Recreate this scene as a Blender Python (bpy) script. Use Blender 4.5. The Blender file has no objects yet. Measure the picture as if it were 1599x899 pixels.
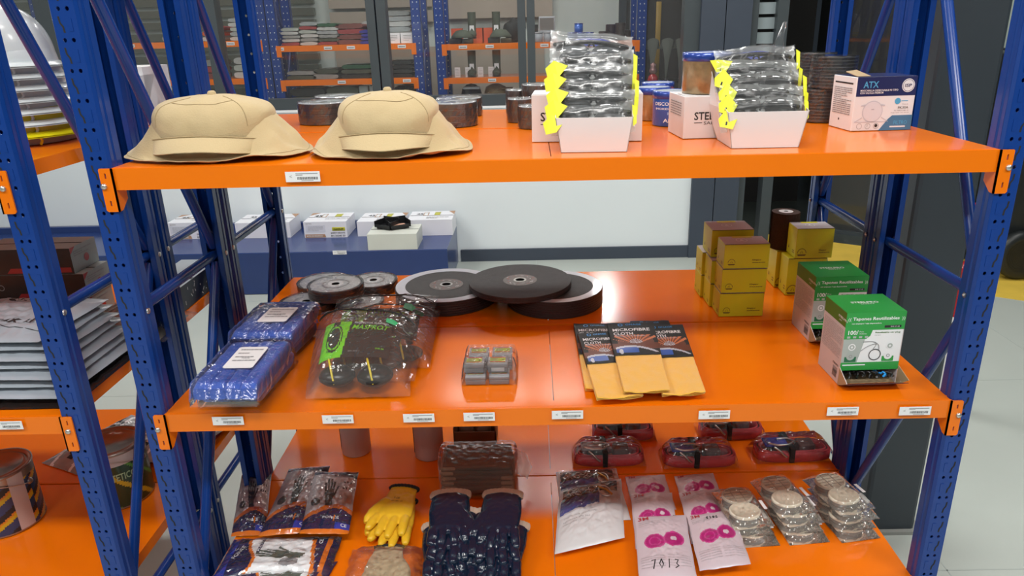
import bpy, bmesh, math, random
import numpy as np
from mathutils import Vector, Matrix, Euler
from mathutils.geometry import tessellate_polygon
random.seed(7)
sc = bpy.context.scene
COL = sc.collection
PI = math.pi

# ------------------------------------------------------------------ camera
CAM = dict(loc=(0.78427, -1.28625, 1.55448), yaw=-0.0086, pitch=0.3423, roll=-0.0227, f=1127.467, ox=25.8, oy=-5.55)
def cam_axes():
    ya, pi_, ro = CAM['yaw'], CAM['pitch'], CAM['roll']
    f0 = Vector((math.sin(ya), math.cos(ya), 0)); rt = Vector((math.cos(ya), -math.sin(ya), 0)); up = Vector((0, 0, 1))
    fw = f0*math.cos(pi_) - up*math.sin(pi_); u = up*math.cos(pi_) + f0*math.sin(pi_)
    return fw, rt*math.cos(ro) + u*math.sin(ro), u*math.cos(ro) - rt*math.sin(ro)
FW, RT, UPV = cam_axes()
cd = bpy.data.cameras.new('camera'); cam = bpy.data.objects.new('camera', cd); COL.objects.link(cam)
cam.matrix_world = Matrix(((RT.x, UPV.x, -FW.x, CAM['loc'][0]), (RT.y, UPV.y, -FW.y, CAM['loc'][1]), (RT.z, UPV.z, -FW.z, CAM['loc'][2]), (0, 0, 0, 1)))
cd.sensor_width = 36; cd.lens = CAM['f']/1599*36; cd.shift_x = -CAM['ox']/1599; cd.shift_y = CAM['oy']/1599
cd.clip_start = 0.05; cd.clip_end = 60
sc.camera = cam
# measurements off the photograph: where a sight line meets a real surface
def ray(px, py): return FW + RT*((px-799.5-CAM['ox'])/CAM['f']) - UPV*((py-449.5-CAM['oy'])/CAM['f'])
def atz(px, py, z):
    d = ray(px, py); t = (z-CAM['loc'][2])/d.z; return Vector(CAM['loc']) + d*t
def aty(px, py, y):
    d = ray(px, py); t = (y-CAM['loc'][1])/d.y; return Vector(CAM['loc']) + d*t

# ------------------------------------------------------------------ world, lights, exposure
w = bpy.data.worlds.new('world'); sc.world = w; w.use_nodes = True
w.node_tree.nodes['Background'].inputs[0].default_value = (0.012, 0.015, 0.018, 1)
w.node_tree.nodes['Background'].inputs[1].default_value = 1.0
sc.view_settings.view_transform = 'Standard'; sc.view_settings.look = 'None'
sc.view_settings.gamma = 1; sc.view_settings.use_curve_mapping = False
sc.view_settings.exposure = 0.40
sc.cycles.transparent_max_bounces = 32
def area(name, loc, size, energy, col=(1, .985, .95), rot=(0, 0, 0)):
    l = bpy.data.lights.new(name, 'AREA'); l.shape = 'RECTANGLE'; l.size = size[0]; l.size_y = size[1]
    l.energy = energy; l.color = col
    o = bpy.data.objects.new(name, l); COL.objects.link(o); o.location = loc; o.rotation_euler = rot; return o
LK = 0.56
for i, (x, y, e) in enumerate([(-1.6, -1.55, 66), (0.8, -1.55, 66), (3.0, -1.55, 60), (-1.6, 0.3, 26), (0.8, 0.3, 26), (3.2, 0.4, 34), (-1.4, 2.4, 50), (1.0, 2.4, 50), (3.6, 2.2, 34), (-.9, -3.3, 30), (2.3, -3.3, 30)]):  # the last pair, behind the camera, is added fill to brighten the goods
    area('ceiling_or_fill_lamp', (x, y, 3.25), (1.25, 0.3), e*LK)
for x in (-1.8, 0.6):
    area('ceiling_or_fill_lamp', (x, 4.3, 3.2), (1.2, 0.3), 26*LK)

# ------------------------------------------------------------------ materials
MATS = {}
def mat(name, col, rough=0.5, metal=0.0, coat=0.0, bump=0.0, bscale=200., var=0.06, vscale=8., spec=0.5, emit=None, sheen=0.0):
    if name in MATS: return MATS[name]
    m = bpy.data.materials.new(name); m.use_nodes = True; nt = m.node_tree; b = nt.nodes['Principled BSDF']
    tc = nt.nodes.new('ShaderNodeTexCoord')
    n = nt.nodes.new('ShaderNodeTexNoise'); n.inputs['Scale'].default_value = vscale; n.inputs['Detail'].default_value = 4
    nt.links.new(tc.outputs['Object'], n.inputs['Vector'])
    mx = nt.nodes.new('ShaderNodeMix'); mx.data_type = 'RGBA'
    c = tuple(col)
    mx.inputs[6].default_value = tuple(max(0, v*(1-var)) for v in c)+(1,); mx.inputs[7].default_value = tuple(min(1, v*(1+var)) for v in c)+(1,)
    nt.links.new(n.outputs['Fac'], mx.inputs[0]); nt.links.new(mx.outputs[2], b.inputs['Base Color'])
    b.inputs['Roughness'].default_value = rough; b.inputs['Metallic'].default_value = metal
    b.inputs['Coat Weight'].default_value = coat; b.inputs['Coat Roughness'].default_value = 0.08
    b.inputs['Specular IOR Level'].default_value = spec; b.inputs['Sheen Weight'].default_value = sheen
    if emit: b.inputs['Emission Color'].default_value = tuple(emit[:3])+(1,); b.inputs['Emission Strength'].default_value = emit[3]
    if bump:
        n2 = nt.nodes.new('ShaderNodeTexNoise'); n2.inputs['Scale'].default_value = bscale; n2.inputs['Detail'].default_value = 3
        nt.links.new(tc.outputs['Object'], n2.inputs['Vector'])
        bp = nt.nodes.new('ShaderNodeBump'); bp.inputs['Strength'].default_value = bump; bp.inputs['Distance'].default_value = 0.002
        nt.links.new(n2.outputs['Fac'], bp.inputs['Height']); nt.links.new(bp.outputs['Normal'], b.inputs['Normal'])
    MATS[name] = m; return m
def film(name, tint=(1, 1, 1), gloss=0.25, rough=0.12, haze=0.0, bump=0.6, bscale=60., hcol=(.9, .9, .9)):
    """clear plastic film: see-through, with a glossy crinkled reflection and a little milky haze"""
    if name in MATS: return MATS[name]
    m = bpy.data.materials.new(name); m.use_nodes = True; nt = m.node_tree; N = nt.nodes; N.clear()
    out = N.new('ShaderNodeOutputMaterial'); tr = N.new('ShaderNodeBsdfTransparent'); gl = N.new('ShaderNodeBsdfGlossy'); df = N.new('ShaderNodeBsdfDiffuse')
    tr.inputs[0].default_value = tuple(tint)+(1,); gl.inputs['Roughness'].default_value = rough; gl.inputs[0].default_value = (1, 1, 1, 1); df.inputs[0].default_value = tuple(hcol)+(1,)
    tc = N.new('ShaderNodeTexCoord'); n = N.new('ShaderNodeTexNoise'); n.inputs['Scale'].default_value = bscale; n.inputs['Detail'].default_value = 3
    nt.links.new(tc.outputs['Object'], n.inputs['Vector'])
    bp = N.new('ShaderNodeBump'); bp.inputs['Strength'].default_value = bump; bp.inputs['Distance'].default_value = 0.004
    nt.links.new(n.outputs['Fac'], bp.inputs['Height']); nt.links.new(bp.outputs[0], gl.inputs['Normal'])
    fr = N.new('ShaderNodeFresnel'); fr.inputs[0].default_value = 1.35
    ma = N.new('ShaderNodeMath'); ma.operation = 'MULTIPLY_ADD'; ma.inputs[1].default_value = 1.0; ma.inputs[2].default_value = gloss*0.10; ma.use_clamp = True
    nt.links.new(fr.outputs[0], ma.inputs[0])
    m1 = N.new('ShaderNodeMixShader'); m1.inputs[0].default_value = haze; nt.links.new(tr.outputs[0], m1.inputs[1]); nt.links.new(df.outputs[0], m1.inputs[2])
    m2 = N.new('ShaderNodeMixShader'); nt.links.new(ma.outputs[0], m2.inputs[0]); nt.links.new(m1.outputs[0], m2.inputs[1]); nt.links.new(gl.outputs[0], m2.inputs[2])
    nt.links.new(m2.outputs[0], out.inputs[0]); MATS[name] = m; return m

ORANGE = mat('orange_powder_coat', (0.86, 0.185, 0.002), 0.17, bump=0.05, bscale=18, var=0.03, spec=0.42)
BLUE = mat('blue_powder_coat', (0.004, 0.042, 0.24), 0.25, bump=0.05, bscale=60, var=0.08)
STEEL = mat('zinc_steel', (0.62, 0.61, 0.58), 0.3, metal=0.9)
BLACKP = mat('black_plastic', (0.012, 0.012, 0.013), 0.3)
BLACKM = mat('black_matt', (0.012, 0.012, 0.012), 0.75)
WHITE = mat('white_paper', (0.80, 0.81, 0.82), 0.55, var=0.02)
INK = mat('black_ink', (0.02, 0.02, 0.022), 0.5)
GREYINK = mat('grey_ink', (0.28, 0.28, 0.29), 0.5)
WALLM = mat('white_wall_paint', (0.78, 0.84, 0.86), 0.6, var=0.02, vscale=1.5)
CHAR = mat('charcoal_paint', (0.035, 0.045, 0.055), 0.42, bump=0.08, bscale=90, var=0.08)
FRAME = mat('dark_grey_aluminium', (0.055, 0.068, 0.075), 0.38)
BLUEGREY = mat('blue_grey_cladding', (0.048, 0.062, 0.088), 0.45)
CLEAR = film('clear_film', gloss=0.25, haze=0.10)
MILKY = film('milky_film', gloss=0.25, haze=0.38, hcol=(.75, .75, .73))
GLASS = film('window_glass', gloss=0.06, rough=0.01, haze=0.02, bump=0.0)

# ------------------------------------------------------------------ mesh builder
_TXT = {}
def text_mesh(s, bold):
    k = (s, bold)
    if k not in _TXT:
        c = bpy.data.curves.new('t', 'FONT'); c.body = s; c.size = 1; c.resolution_u = 2
        if bold: c.offset = 0.018
        o = bpy.data.objects.new('t', c); me = bpy.data.meshes.new_from_object(o)
        vs = [v.co.copy() for v in me.vertices]; fs = [tuple(p.vertices) for p in me.polygons]
        bpy.data.objects.remove(o); bpy.data.meshes.remove(me); bpy.data.curves.remove(c)
        x0 = min(v.x for v in vs); x1 = max(v.x for v in vs); y0 = min(v.y for v in vs); y1 = max(v.y for v in vs)
        _TXT[k] = ([Vector(((v.x-x0)/(x1-x0), (v.y-y0)/(y1-y0), 0)) for v in vs], fs, (x1-x0)/(y1-y0))
    return _TXT[k]
class MB:
    def __init__(s): s.v = []; s.f = []; s.m = []; s.sm = []; s.mats = []; s.M = Matrix(); s.st = []
    def mi(s, m):
        if m not in s.mats: s.mats.append(m)
        return s.mats.index(m)
    def push(s, M): s.st.append(s.M.copy()); s.M = s.M @ M; return s
    def pop(s): s.M = s.st.pop()
    def add(s, vs, fs, m, smooth=False):
        o = len(s.v); M = s.M; s.v += [tuple(M @ Vector(v)) for v in vs]; i = s.mi(m)
        for f in fs: s.f.append(tuple(o+k for k in f)); s.m.append(i); s.sm.append(smooth)
    def box(s, x0, x1, y0, y1, z0, z1, m, top=None):
        vs = [(x0, y0, z0), (x1, y0, z0), (x1, y1, z0), (x0, y1, z0), (x0, y0, z1), (x1, y0, z1), (x1, y1, z1), (x0, y1, z1)]
        s.add(vs, [(3, 2, 1, 0), (0, 1, 5, 4), (1, 2, 6, 5), (2, 3, 7, 6), (3, 0, 4, 7)], m); s.add(vs, [(4, 5, 6, 7)], top or m)
    def hexa(s, vs, m, skip=()):
        F = [(3, 2, 1, 0), (4, 5, 6, 7), (0, 1, 5, 4), (1, 2, 6, 5), (2, 3, 7, 6), (3, 0, 4, 7)]
        s.add(vs, [f for i, f in enumerate(F) if i not in skip], m)
    def rbox(s, x0, x1, y0, y1, z0, z1, m, r=0.004, seg=3, smooth=True):
        """box with rounded edges"""
        bm = bmesh.new(); bmesh.ops.create_cube(bm, size=1)
        for v in bm.verts: v.co = Vector((x0+(v.co.x+.5)*(x1-x0), y0+(v.co.y+.5)*(y1-y0), z0+(v.co.z+.5)*(z1-z0)))
        bmesh.ops.bevel(bm, geom=list(bm.edges), offset=r, segments=seg, affect='EDGES', profile=0.5)
        s.bm(bm, m, smooth)
    def bm(s, bm, m, smooth=True):
        bm.verts.index_update(); s.add([v.co.copy() for v in bm.verts], [tuple(v.index for v in f.verts) for f in bm.faces], m, smooth); bm.free()
    def quad(s, a, b, c, d, m): s.add([a, b, c, d], [(0, 1, 2, 3)], m)
    def poly(s, pts, m, z=0.0): s.add([(p[0], p[1], z if len(p) < 3 else p[2]) for p in pts], [tuple(range(len(pts)))], m)
    def slab(s, pts, z0, z1, m, smooth=False, side=None):
        n = len(pts); vs = [(p[0], p[1], z0) for p in pts]+[(p[0], p[1], z1) for p in pts]
        s.add(vs, [tuple(range(n-1, -1, -1)), tuple(range(n, 2*n))], m); s.add(vs, [(i, (i+1) % n, n+(i+1) % n, n+i) for i in range(n)], side or m, smooth)
    def lathe(s, prof, m, seg=32, smooth=True, c=(0, 0, 0)):
        vs = []; fs = []; n = len(prof)
        for k in range(seg):
            a = 2*PI*k/seg
            for r, z in prof: vs.append((c[0]+r*math.cos(a), c[1]+r*math.sin(a), c[2]+z))
        for k in range(seg):
            for j in range(n-1):
                a, b = k*n+j, ((k+1) % seg)*n+j
                fs.append((a, b, b+1, a+1))
        s.add(vs, fs, m, smooth)
    def disc(s, r, z, m, seg=32, c=(0, 0), r0=0.0):
        if r0 <= 0: s.add([(c[0]+r*math.cos(2*PI*k/seg), c[1]+r*math.sin(2*PI*k/seg), z) for k in range(seg)], [tuple(range(seg))], m)
        else:
            vs = [(c[0]+q*math.cos(2*PI*k/seg), c[1]+q*math.sin(2*PI*k/seg), z) for q in (r, r0) for k in range(seg)]
            s.add(vs, [(k, (k+1) % seg, seg+(k+1) % seg, seg+k) for k in range(seg)], m)
    def tube(s, pts, r, m, seg=10, closed=False, cap=True, flat=None):
        pts = [Vector(p) for p in pts]; n = len(pts); vs = []; fs = []
        rr = r if isinstance(r, (list, tuple)) else [r]*n
        prev = None
        for i, p in enumerate(pts):
            t = (pts[(i+1) % n]-pts[i-1]) if (closed or 0 < i < n-1) else (pts[1]-pts[0] if i == 0 else pts[-1]-pts[-2])
            t.normalize()
            if prev is None:
                a = Vector((0, 0, 1)) if abs(t.z) < .9 else Vector((1, 0, 0)); u = t.cross(a).normalized()
            else: u = (prev - t*prev.dot(t)).normalized()
            prev = u; v = t.cross(u)
            fx, fy = (1, 1) if not flat else flat[i]
            for k in range(seg):
                a = 2*PI*k/seg; vs.append(p + u*(math.cos(a)*rr[i]*fx) + v*(math.sin(a)*rr[i]*fy))
        for i in range(n if closed else n-1):
            for k in range(seg):
                a = i*seg+k; b = i*seg+(k+1) % seg; c = ((i+1) % n)*seg+(k+1) % seg; d = ((i+1) % n)*seg+k
                fs.append((a, b, c, d))
        s.add(vs, fs, m, True)
        if cap and not closed: s.add(vs[:seg], [tuple(range(seg-1, -1, -1))], m); s.add(vs[-seg:], [tuple(range(seg))], m)
    def grid(s, fn, nu, nv, m, smooth=True, closed_u=False):
        vs = [fn(i/nu, j/nv) for i in range(nu+(0 if closed_u else 1)) for j in range(nv+1)]; fs = []
        K = nu if closed_u else nu+1
        for i in range(nu):
            for j in range(nv):
                a = i*(nv+1)+j; b = ((i+1) % K)*(nv+1)+j; fs.append((a, b, b+1, a+1))
        s.add(vs, fs, m, smooth)
    def text(s, t, x, y, h, m, wd=None, z=0.0, bold=False, align='l', shear=0.0):
        """flat lettering in the local xy plane; (x, y) is the lower left corner, h the height"""
        vs, fs, asp = text_mesh(t, bold); wd = wd or asp*h
        if align == 'c': x -= wd/2
        s.add([(x+v.x*wd+shear*v.y*h, y+v.y*h, z) for v in vs], fs, m)
    def build(s, name, parent=None, **tags):
        me = bpy.data.meshes.new(name); me.from_pydata(s.v, [], s.f); 
        for m in s.mats: me.materials.append(m)
        me.polygons.foreach_set('material_index', s.m); me.polygons.foreach_set('use_smooth', s.sm); me.update()
        o = bpy.data.objects.new(name, me); COL.objects.link(o)
        if parent: o.parent = parent
        for k, v in tags.items():
            if v: o[k] = v
        return o
def T(x=0, y=0, z=0): return Matrix.Translation((x, y, z))
def R(ax, a): return Matrix.Rotation(a, 4, ax)
def face_xz(x=0, y=0, z=0, rz=0.0):   # local xy plane -> upright plane facing -Y
    return T(x, y, z) @ R('Z', rz) @ R('X', PI/2)
def thing(name, label, cat, loc=(0, 0, 0), rz=0.0, group=None):
    o = bpy.data.objects.new(name, None); COL.objects.link(o); o.location = loc; o.rotation_euler = (0, 0, rz)
    o.empty_display_size = 0.02
    o['label'] = label; o['category'] = cat
    if group: o['group'] = group
    return o
def dup(root, label=None, loc=None, rz=None, group=None, scale=None, rot=None):
    def cp(o, par):
        c = o.copy(); COL.objects.link(c); c.parent = par
        for ch in o.children: cp(ch, c)
        return c
    kids = list(root.children); r = root.copy(); COL.objects.link(r)
    for ch in kids: cp(ch, r)
    if label: r['label'] = label
    if group: r['group'] = group
    if loc is not None: r.location = loc
    if rz is not None: r.rotation_euler = (0, 0, rz)
    if rot is not None: r.rotation_euler = rot
    if scale: r.scale = scale
    return r
def struct(mb, name): return mb.build(name, kind='structure')

UP, MD, LO = 1.3334, 0.8334, 0.3805
YW = 3.60
# ------------------------------------------------------------------ the room
FLOORM = mat('pale_floor_tile', (0.46, 0.50, 0.465), 0.24, bump=0.03, bscale=6, var=0.05, vscale=2.5)
b = MB(); b.box(-5.2, 6.6, -4.2, 9.0, -0.08, 0.0, FLOORM); struct(b, 'floor')
JOINT = mat('grey_tile_joint', (0.36, 0.40, 0.38), 0.5)
b = MB()
for x in [-4.0+1.2*k for k in range(8)]: b.box(x-.002, x+.002, -4.0, YW, 0.0, 0.0006, JOINT)
for y in [-3.14+1.2*k for k in range(6)]: b.box(-5.0, 6.4, y-.002, y+.002, 0.0, 0.0006, JOINT)
struct(b, 'trim_1')
CEIL = mat('white_ceiling', (0.6, 0.62, 0.62), 0.8)
b = MB(); b.box(-5.2, 6.6, -4.2, 9.0, 3.4, 3.5, CEIL); struct(b, 'ceiling')
b = MB(); b.box(-5.2, 6.6, -4.3, -4.2, 0, 3.4, mat('grey_front_wall', (.22, .23, .24), .6)); struct(b, 'wall_front')
b = MB(); b.box(-5.3, -5.2, -4.2, 9.0, 0, 3.4, WALLM); struct(b, 'wall_left')
# low white wall under the windows
b = MB(); b.box(-5.2, 1.87, YW, YW+.14, 0, 1.055, WALLM); b.box(-5.2, 1.87, YW-.012, YW, 1.055, 1.070, WHITE); struct(b, 'wall_back')
b = MB(); b.box(0.27, 1.87, YW-.018, YW, 0, 0.085, BLUEGREY); b.box(-5.2, -5.1, YW-.018, YW, 0, 0.085, BLUEGREY); struct(b, 'baseboard_back')
# window frames: bottom rail and mullions of the glazed partition
b = MB(); b.box(-5.2, 1.87, YW+.01, YW+.10, 1.070, 1.140, FRAME); b.box(-5.2, 1.87, YW+.01, YW+.10, 3.2, 3.4, FRAME)
for x0, x1 in ((-2.35, -2.16), (-1.285, -1.205), (-.25, -.195), (-.185, -.125), (.71, .76), (.77, .82), (1.77, 1.87)):
    b.box(x0, x1, YW, YW+.10, 1.14, 3.3, FRAME)
struct(b, 'window_1')
b = MB(); b.box(-5.2, 1.80, YW+.05, YW+.056, 1.14, 3.2, GLASS); struct(b, 'window_2')
# blue grey clad pillar right of the wall, and the narrow louvred window beside it
b = MB(); b.box(1.87, 2.022, YW-.03, YW+.25, 0, 3.4, BLUEGREY); b.box(2.028, 2.19, YW-.03, YW+.25, 0, 3.4, BLUEGREY); b.box(2.0, 2.05, YW-.01, YW+.1, 0, 3.4, BLACKM); struct(b, 'wall_pillar')
LOUV = mat('pale_louvre', (0.30, 0.36, 0.38), 0.5)
b = MB(); b.box(2.19, 2.24, YW, YW+.1, 0, 3.4, FRAME); b.box(2.36, 2.43, YW, YW+.1, 0, 3.4, FRAME); b.box(2.24, 2.36, YW, YW+.1, 1.27, 1.32, FRAME)
b.box(2.24, 2.36, YW+.08, YW+.1, 1.3, 3.4, BLACKM)
for k in range(14): b.box(2.24, 2.36, YW+.05, YW+.06, 1.33+.09*k, 1.40+.09*k, LOUV)
struct(b, 'window_3')
# yellow painted safety stripe on the floor and the dark apron behind it
YEL = mat('yellow_floor_paint', (0.72, 0.50, 0.07), 0.5, bump=0.2, bscale=40, var=0.22, vscale=5)
DARKG = mat('dark_unlit_ground', (0.045, 0.055, 0.050), 0.3, var=0.25, vscale=2)  # unlit ground outside, its darkness put into the colour
n0, n1 = Vector((2.2, 3.53)), Vector((5.4, 1.48)); dvec = (n1-n0).normalized(); nv = Vector((-dvec.y, dvec.x))
def strip(a, bb, o0, o1, z0, z1, m, name):
    b = MB(); P = [a+nv*o0, bb+nv*o0, bb+nv*o1, a+nv*o1]; b.slab([(p.x, p.y) for p in P], z0, z1, m); return struct(b, name)
strip(n0, n1, 0.0, 0.72, 0.0, 0.002, YEL, 'trim_2')
strip(n0+dvec*-.6, n1, 0.72, 6.0, 0.0, 0.003, DARKG, 'trim_3')
b = MB()
g0, g1 = n0+nv*1.0+dvec*.35, n1+nv*1.0
for q in (0.0, .62, 1.6, 2.9):
    c = g0+dvec*q; b.push(T(c.x, c.y, 0) @ R('Z', math.atan2(dvec.y, dvec.x))); b.box(-.025, .025, -.03, .03, 0, 3.4, FRAME); b.pop()
b.push(T(g0.x, g0.y, 0) @ R('Z', math.atan2(dvec.y, dvec.x))); b.box(0, 2.9, -.03, .03, 0, 0.03, FRAME); b.box(0, 2.9, -.004, .004, 0.03, 3.4, GLASS); b.pop()
struct(b, 'window_4')
# dark street front seen through the glass
b = MB(); c = n0+nv*4.2
b.push(T(c.x, c.y, 0) @ R('Z', math.atan2(dvec.y, dvec.x))); b.box(-.5, 5, 0, .1, 0, 3.4, mat('night_facade', (0.008, 0.010, 0.011), 0.5)); 
for k, (x, z, ww, hh) in enumerate([(.5, 1.3, .25, .35), (1.1, 1.15, .12, .5), (1.9, 1.4, .4, .3), (2.6, 1.0, .1, .7)]): b.box(x, x+ww, -.03, 0, z, z+hh, mat('dim_shutter', (0.05, 0.055, 0.055), 0.5))
b.pop(); struct(b, 'wall_street')
# charcoal clad column beside the right end of the racks
b = MB(); b.rbox(1.822, 1.988, .635, .84, 0, 3.4, CHAR, r=0.012, seg=2, smooth=False); struct(b, 'wall_column')
b = MB(); b.box(1.79, 2.01, .62, .86, 0, .012, mat('rough_grout', (0.28, 0.29, 0.27), 0.9, bump=1, bscale=60)); struct(b, 'trim_4')
# back wall of the far room: white band below, beige slatted shutters above
BEIGE = mat('beige_shutter', (0.42, 0.37, 0.30), 0.55); 
PALE = mat('pale_wall', (0.62, 0.70, 0.66), 0.6, var=.03)
b = MB(); b.box(-5.2, 1.62, 5.9, 6.0, 0, 3.4, PALE); struct(b, 'wall_far')
GREENG = mat('green_grey_shutter', (0.20, 0.23, 0.19), 0.55)
b = MB()
b.box(-1.05, 0.92, 5.87, 5.89, 0.1, 1.40, BEIGE)
for k in range(4):
    b.box(-1.05, -.1, 5.80, 5.87, 1.62+k*.13, 1.72+k*.13, BEIGE); b.box(.0, 1.0, 5.80, 5.87, 1.64+k*.22, 1.85+k*.22, BEIGE)
for k in range(22):
    z = .1+k*.1; b.hexa([(-5, 5.84, z), (-1.2, 5.84, z), (-1.2, 5.89, z), (-5, 5.89, z), (-5, 5.80, z+.065), (-1.2, 5.80, z+.065), (-1.2, 5.89, z+.065), (-5, 5.89, z+.065)], GREENG)
struct(b, 'trim_5')
b = MB(); b.box(1.705, 1.72, 5.12, 6.0, 0, 3.4, BLACKM); b.box(1.72, 3.2, 5.2, 5.3, 0, 3.4, BLACKM); struct(b, 'wall_partition')

# ------------------------------------------------------------------ rack parts
PITCH = 0.05
def face_strip(b, xa, xb, oh, ih, z0, z1, zphase, yf, d, m):
    """slotted post face: outer column of round holes and wavy slots painted black, not cut (oh), inner column of round holes (ih); yf = plane, d = +1 thickness goes +Y"""
    s = 1 if ih > oh else -1
    k0 = int(math.ceil((zphase-z1)/PITCH)); k1 = int((zphase-z0)/PITCH)
    def circ(cx, cz, r, n=8): return [(cx+r*math.cos(2*PI*i/n), cz+r*math.sin(2*PI*i/n)*1.15) for i in range(n)]
    half = PITCH/2
    tpl = None
    for k in range(k0, k1+1):
        zc = zphase-PITCH*k
        lo, hi = zc-half, zc+half
        outer = [(xa, -half), (xb, -half), (xb, half), (xa, half)]
        h1 = circ(oh, 0, .0033); h2 = circ(ih, 0, .0034)
        # half slots at top/bottom are one full slot centred between holes -> put whole slot in the cell by shifting the cell
        if tpl is None:
            cy = -half
            outer = [(xa, -PITCH+.009), (xb, -PITCH+.009), (xb, .009), (xa, .009)]
            sl = [(oh-s*.0045, -.012), (oh-s*.0012, -.012), (oh-s*.0005, -.022), (oh+s*.0035, -.028), (oh+s*.0045, -.038), (oh+s*.0012, -.038), (oh+s*.0005, -.029), (oh-s*.0035, -.023)]
            loops = [outer, h1, h2]
            vs = [p for l in loops for p in l]
            tris = tessellate_polygon([[Vector((p[0], p[1], 0)) for p in l] for l in loops])
            rims = []
            o = 4
            for l in loops[1:]: rims += [(o+i, o+(i+1) % len(l)) for i in range(len(l))]; o += len(l)
            tpl = (vs, tris, rims, sl)
        vs, tris, rims, sl = tpl; n = len(vs)
        V = [(x, yf, zc+z) for x, z in vs]+[(x, yf+d*.002, zc+z) for x, z in vs]
        b.add(V, [tuple(tr) for tr in tris]+[tuple(n+i for i in tr) for tr in tris], m)
        b.add(V, [(i, j, n+j, n+i) for i, j in rims], m)
        b.add([(x, yf-d*.0003, zc+z) for x, z in sl], [tuple(t) for t in tessellate_polygon([[Vector((x, z, 0)) for x, z in sl]])], BLACKM)  # slot is not cut: its dark depth is a flat black shape
        # pressed dimple between the inner holes
        b.box(ih-.0035, ih+.0035, min(yf, yf-d*.0008), max(yf, yf-d*.0008), zc-.036, zc-.015, m)
def post_mb(x_oh, side, yface, d, z0=0.0, z1=2.3, zphase=1.60):
    """x_oh: outer hole column; side=+1 inner holes to the right; d=+1: face looks to -Y and the channel runs to +Y"""
    b = MB(); s = side; xo = x_oh-s*.0125; xi = x_oh+s*.0265
    face_strip(b, min(xo, xi), max(xo, xi), x_oh, x_oh+s*.0148, z0, z1, zphase, yface, d, BLUE)
    zt = z1; 
    def wall(pts, t=0.002):
        for (xa, ya), (xb, yb) in zip(pts[:-1], pts[1:]):
            dx, dy = xb-xa, yb-ya; L = math.hypot(dx, dy); nx, ny = -dy/L*t/2, dx/L*t/2
            P = [(xa+nx, ya+ny), (xb+nx, yb+ny), (xb-nx, yb-ny), (xa-nx, ya-ny)]
            b.slab(P, z0, zt, BLUE)
    for sx, xe in ((-s, xo), (s, xi)):
        y = yface
        wall([(xe, y), (xe+sx*.004, y+d*.006), (xe+sx*.004, y+d*.015), (xe+sx*.001, y+d*.018), (xe+sx*.004, y+d*.022), (xe+sx*.004, y+d*.040), (xe-sx*.008, y+d*.040)])
    return b
def bolt(b, x, y, z, r=.0055, d=-1):
    b.push(T(x, y, z) @ R('X', PI/2 if d < 0 else -PI/2)); b.lathe([(0, .005), (r*.6, .0048), (r, .003), (r, 0)], STEEL, 12); b.pop()
def connector(b, x_out, x_in, ztop, y=-0.004, back=1):
    """orange end plate: front face plus side return with slots and corner cut"""
    s = 1 if x_in > x_out else -1
    zt, zb = ztop, ztop-.079
    def P(x, z, yy): return (x, yy, z)
    front = [(x_out, zb+.003), (x_out+s*.003, zb), (x_in, zb), (x_in, zt), (x_out+s*.002, zt), (x_out, zt-.002)]
    slots = []
    for zc in (zt-.013, zt-.063):
        slots.append([(x_out+s*.009, zc-.005), (x_out+s*.012, zc-.006), (x_out+s*.012, zc+.004), (x_out+s*.009, zc+.005)])
    loops = [front]+slots; vs = [p for l in loops for p in l]; n = len(vs)
    tr = tessellate_polygon([[Vector((p[0], p[1], 0)) for p in l] for l in loops])
    V = [(x, y, z) for x, z in vs]+[(x, y+.003, z) for x, z in vs]; F = [tuple(t) for t in tr]+[tuple(n+i for i in t) for t in tr]; o = 0
    for l in loops:
        F += [(o+i, o+(i+1) % len(l), n+o+(i+1) % len(l), n+o+i) for i in range(len(l))]; o += len(l)
    b.add(V, F, ORANGE)
    dd = .034*back
    pts = [(y, zt), (y, zb), (y+dd*.35, zb+.001), (y+dd, zb+.018), (y+dd, zt)]
    V = [(x_in, p[0], p[1]) for p in pts]+[(x_in-s*.003, p[0], p[1]) for p in pts]
    b.add(V, [tuple(range(5)), tuple(range(9, 4, -1))]+[(i, (i+1) % 5, 5+(i+1) % 5, 5+i) for i in range(5)], ORANGE)
def brace_tube(b, p, q, r=.0115):
    p, q = Vector(p), Vector(q); d = (q-p).normalized()
    b.tube([p, p+d*.02, p+d*.05, q-d*.05, q-d*.02, q], [r*.9, r, r, r, r, r*.9], BLUE, 12, flat=[(1, 1)]*6)
def price_label(root, x, z, wd=.052, txt=None, y=-.0045, parent=None, tilt=0.0):
    b = MB(); b.push(face_xz(x, y, z) @ R('Z', tilt)); h = wd*.30
    b.box(-wd/2, wd/2, -h/2, h/2, 0, .0006, WHITE)
    r = random.Random(int(x*1e4)+int(z*100))
    xx = -wd*.16
    while xx < wd*.42: 
        ww = r.choice((.0004, .0007, .001)); b.quad((xx, -h*.28, .0008), (xx+ww, -h*.28, .0008), (xx+ww, -h*.02, .0008), (xx, -h*.02, .0008), INK); xx += ww+r.choice((.0005, .0008))
    b.quad((-wd*.2, h*.27, .0008), (wd*.44, h*.27, .0008), (wd*.44, h*.34, .0008), (-wd*.2, h*.34, .0008), GREYINK)
    b.quad((-wd*.2, h*.14, .0008), (wd*.0, h*.14, .0008), (wd*.0, h*.2, .0008), (-wd*.2, h*.2, .0008), GREYINK)
    b.quad((-wd*.05, -h*.40, .0008), (wd*.3, -h*.40, .0008), (wd*.3, -h*.35, .0008), (-wd*.05, -h*.35, .0008), GREYINK)
    b.text('<', -wd*.38, -h*.08, h*.24, GREYINK, z=.0008); b.pop()
    o = b.build('price_label', root); o['label'] = 'white barcode shelf label'; return o
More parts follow.
